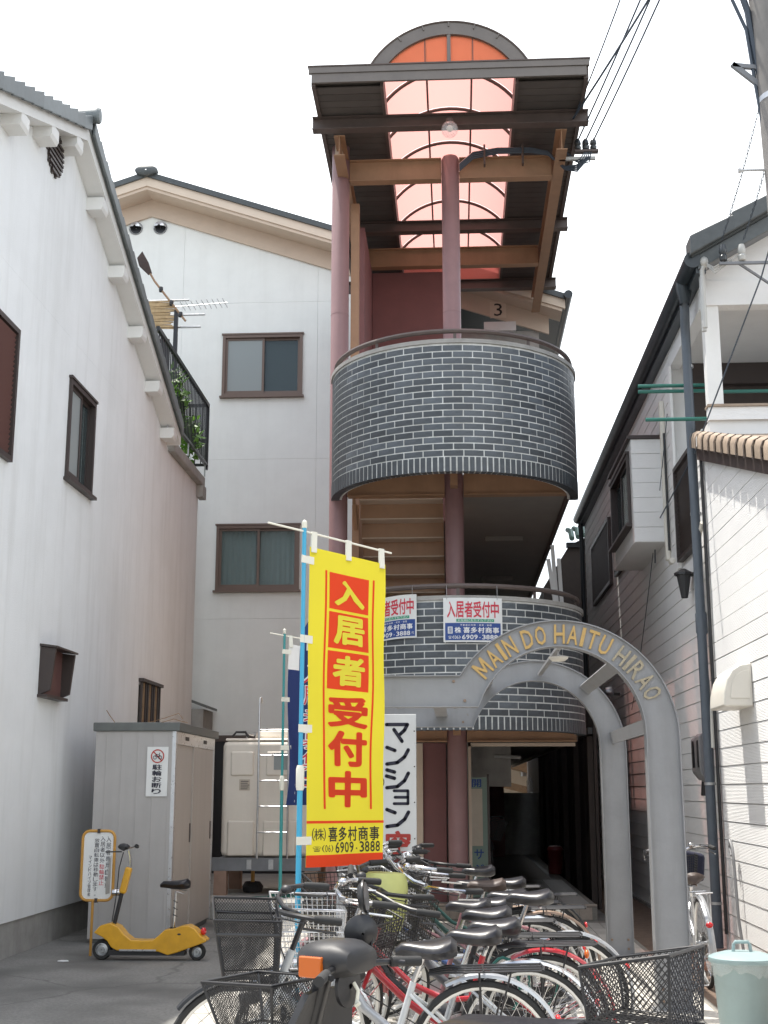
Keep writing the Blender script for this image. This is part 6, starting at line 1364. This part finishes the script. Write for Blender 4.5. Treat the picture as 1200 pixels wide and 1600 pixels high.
for k, (z, x1) in enumerate(((9.14, -4.18), (8.90, -3.92), (8.70, -3.99))):
    tag(MB().tube([(-5.8, 19.02 + .02 * k, z - .01), (x1, 19.02 + .02 * k, z)], .018, 8).build('laundry_pole', 'steel', smooth=True), ('topmost laundry pole sticking out past the roof terrace post', 'middle and longest laundry pole sticking out past the roof terrace post', 'lowest laundry pole sticking out past the roof terrace post')[k], 'pole', 'laundry poles on the roof terrace')
bm2 = thing('broom', 'worn broom tied diagonally to the roof terrace post, bristles up', 'broom', (-4.6, 18.9, 9.3))
MB().tube([(-4.20, 18.9, 8.74), (-4.72, 18.9, 9.42), (-4.80, 18.9, 9.56)], .018, 6).build('handle', 'wood', bm2, smooth=True)
MB().loft([[(-4.80 + x, 18.9 + y, 9.55 + x * .5) for x, y in ((-.03, -.02), (.03, -.02), (.03, .02), (-.03, .02))], [(-4.90 + x, 18.9 + y, 9.72 + x * .5) for x, y in ((-.075, -.03), (.065, -.03), (.065, .03), (-.075, .03))], [(-4.985 + x, 18.9 + y, 9.86 + x * 1.4) for x, y in ((-.03, -.02), (.05, -.02), (.05, .02), (-.03, .02))]]).build('bristles', 'vergew', bm2)
for z in (9.28, 9.05, 8.85): MB().lathe([(.03, -.04), (.035, 0), (.03, .04)], (-4.20 - (z - 8.74) * .765, 18.9, z), 8).build('tie', 'black', bm2)
an = thing('tv_antenna', 'thin metal yagi aerial pointing right above the roof terrace', 'antenna', (-4.1, 19.1, 9.1))
MB().tube([(-4.6, 19.1, 9.05), (-3.58, 19.1, 9.115)], .008, 6).build('boom', 'steel', an)
for k in range(9): x = -4.3 + k * .085; MB().tube([(x - .02, 18.98, 9.07 + .005 * k + .035), (x + .02, 19.22, 9.07 + .005 * k - .03)], .005, 5).build('element', 'steel', an)
# white battens propped on the corridor rail
for k, (x0, y0, z0, x1, z1) in enumerate(((1.33, 16.6, 3.60, 1.22, 4.46), (1.36, 16.9, 3.55, 1.30, 4.70), (1.42, 16.9, 3.5, 1.38, 4.52))):
    o = MB().obox((x0, y0, z0), (x1, y0, z1), .05, .035, (0, 1, 0)).build('white_batten', 'sidingtrim'); tag(o, ('leftmost white batten propped at the end of the lower balcony rail', 'tallest white batten propped at the end of the lower balcony rail', 'rightmost white batten propped at the end of the lower balcony rail')[k], 'batten', 'white battens on the corridor')
# lobby signboard
gs = thing('lobby_signboard', 'narrow pale green signboard with a paper sheet inside the entrance', 'sign', (.26, 16.6, .19))
B('board', 'greensign', gs, .155, .37, 16.60, 16.63, .2, 1.66); B('edge', 'darksash', gs, .371, .40, 16.59, 16.64, .19, 1.70)
B('paper_sheet', 'paper', gs, .165, .31, 16.588, 16.592, .82, 1.52); acc = ([], []); put(acc, '開', .18, .30, 1.54, 1.64, .022); put(acc, 'サ', .20, .32, .66, .78, .022); put(acc, 'ジ', .20, .32, .48, .60, .022); printed('blue_lettering', acc, flat(16.5965), 'inkblue', gs)
rb = MB().lathe([(.0, .19), (.11, .19), (.13, .55), (.14, .56), (.10, .62), (.0, .63)], (1.56, 21.5, 0), 18).build('red_bucket', 'redbin', smooth=True); tag(rb, 'dull red lidded bucket standing in the dark passage', 'bucket')

o = MB().prism([(-.05, -.015), (.0, -.03), (.05, -.01), (.03, .025), (-.03, .03)], 0, .008, 'Z').build('paper_scrap', 'inkwhite', bevel=.002); o.location = (-3.55, 11.9, .001)
tag(o, 'small white paper scrap on the asphalt by the white house', 'litter')
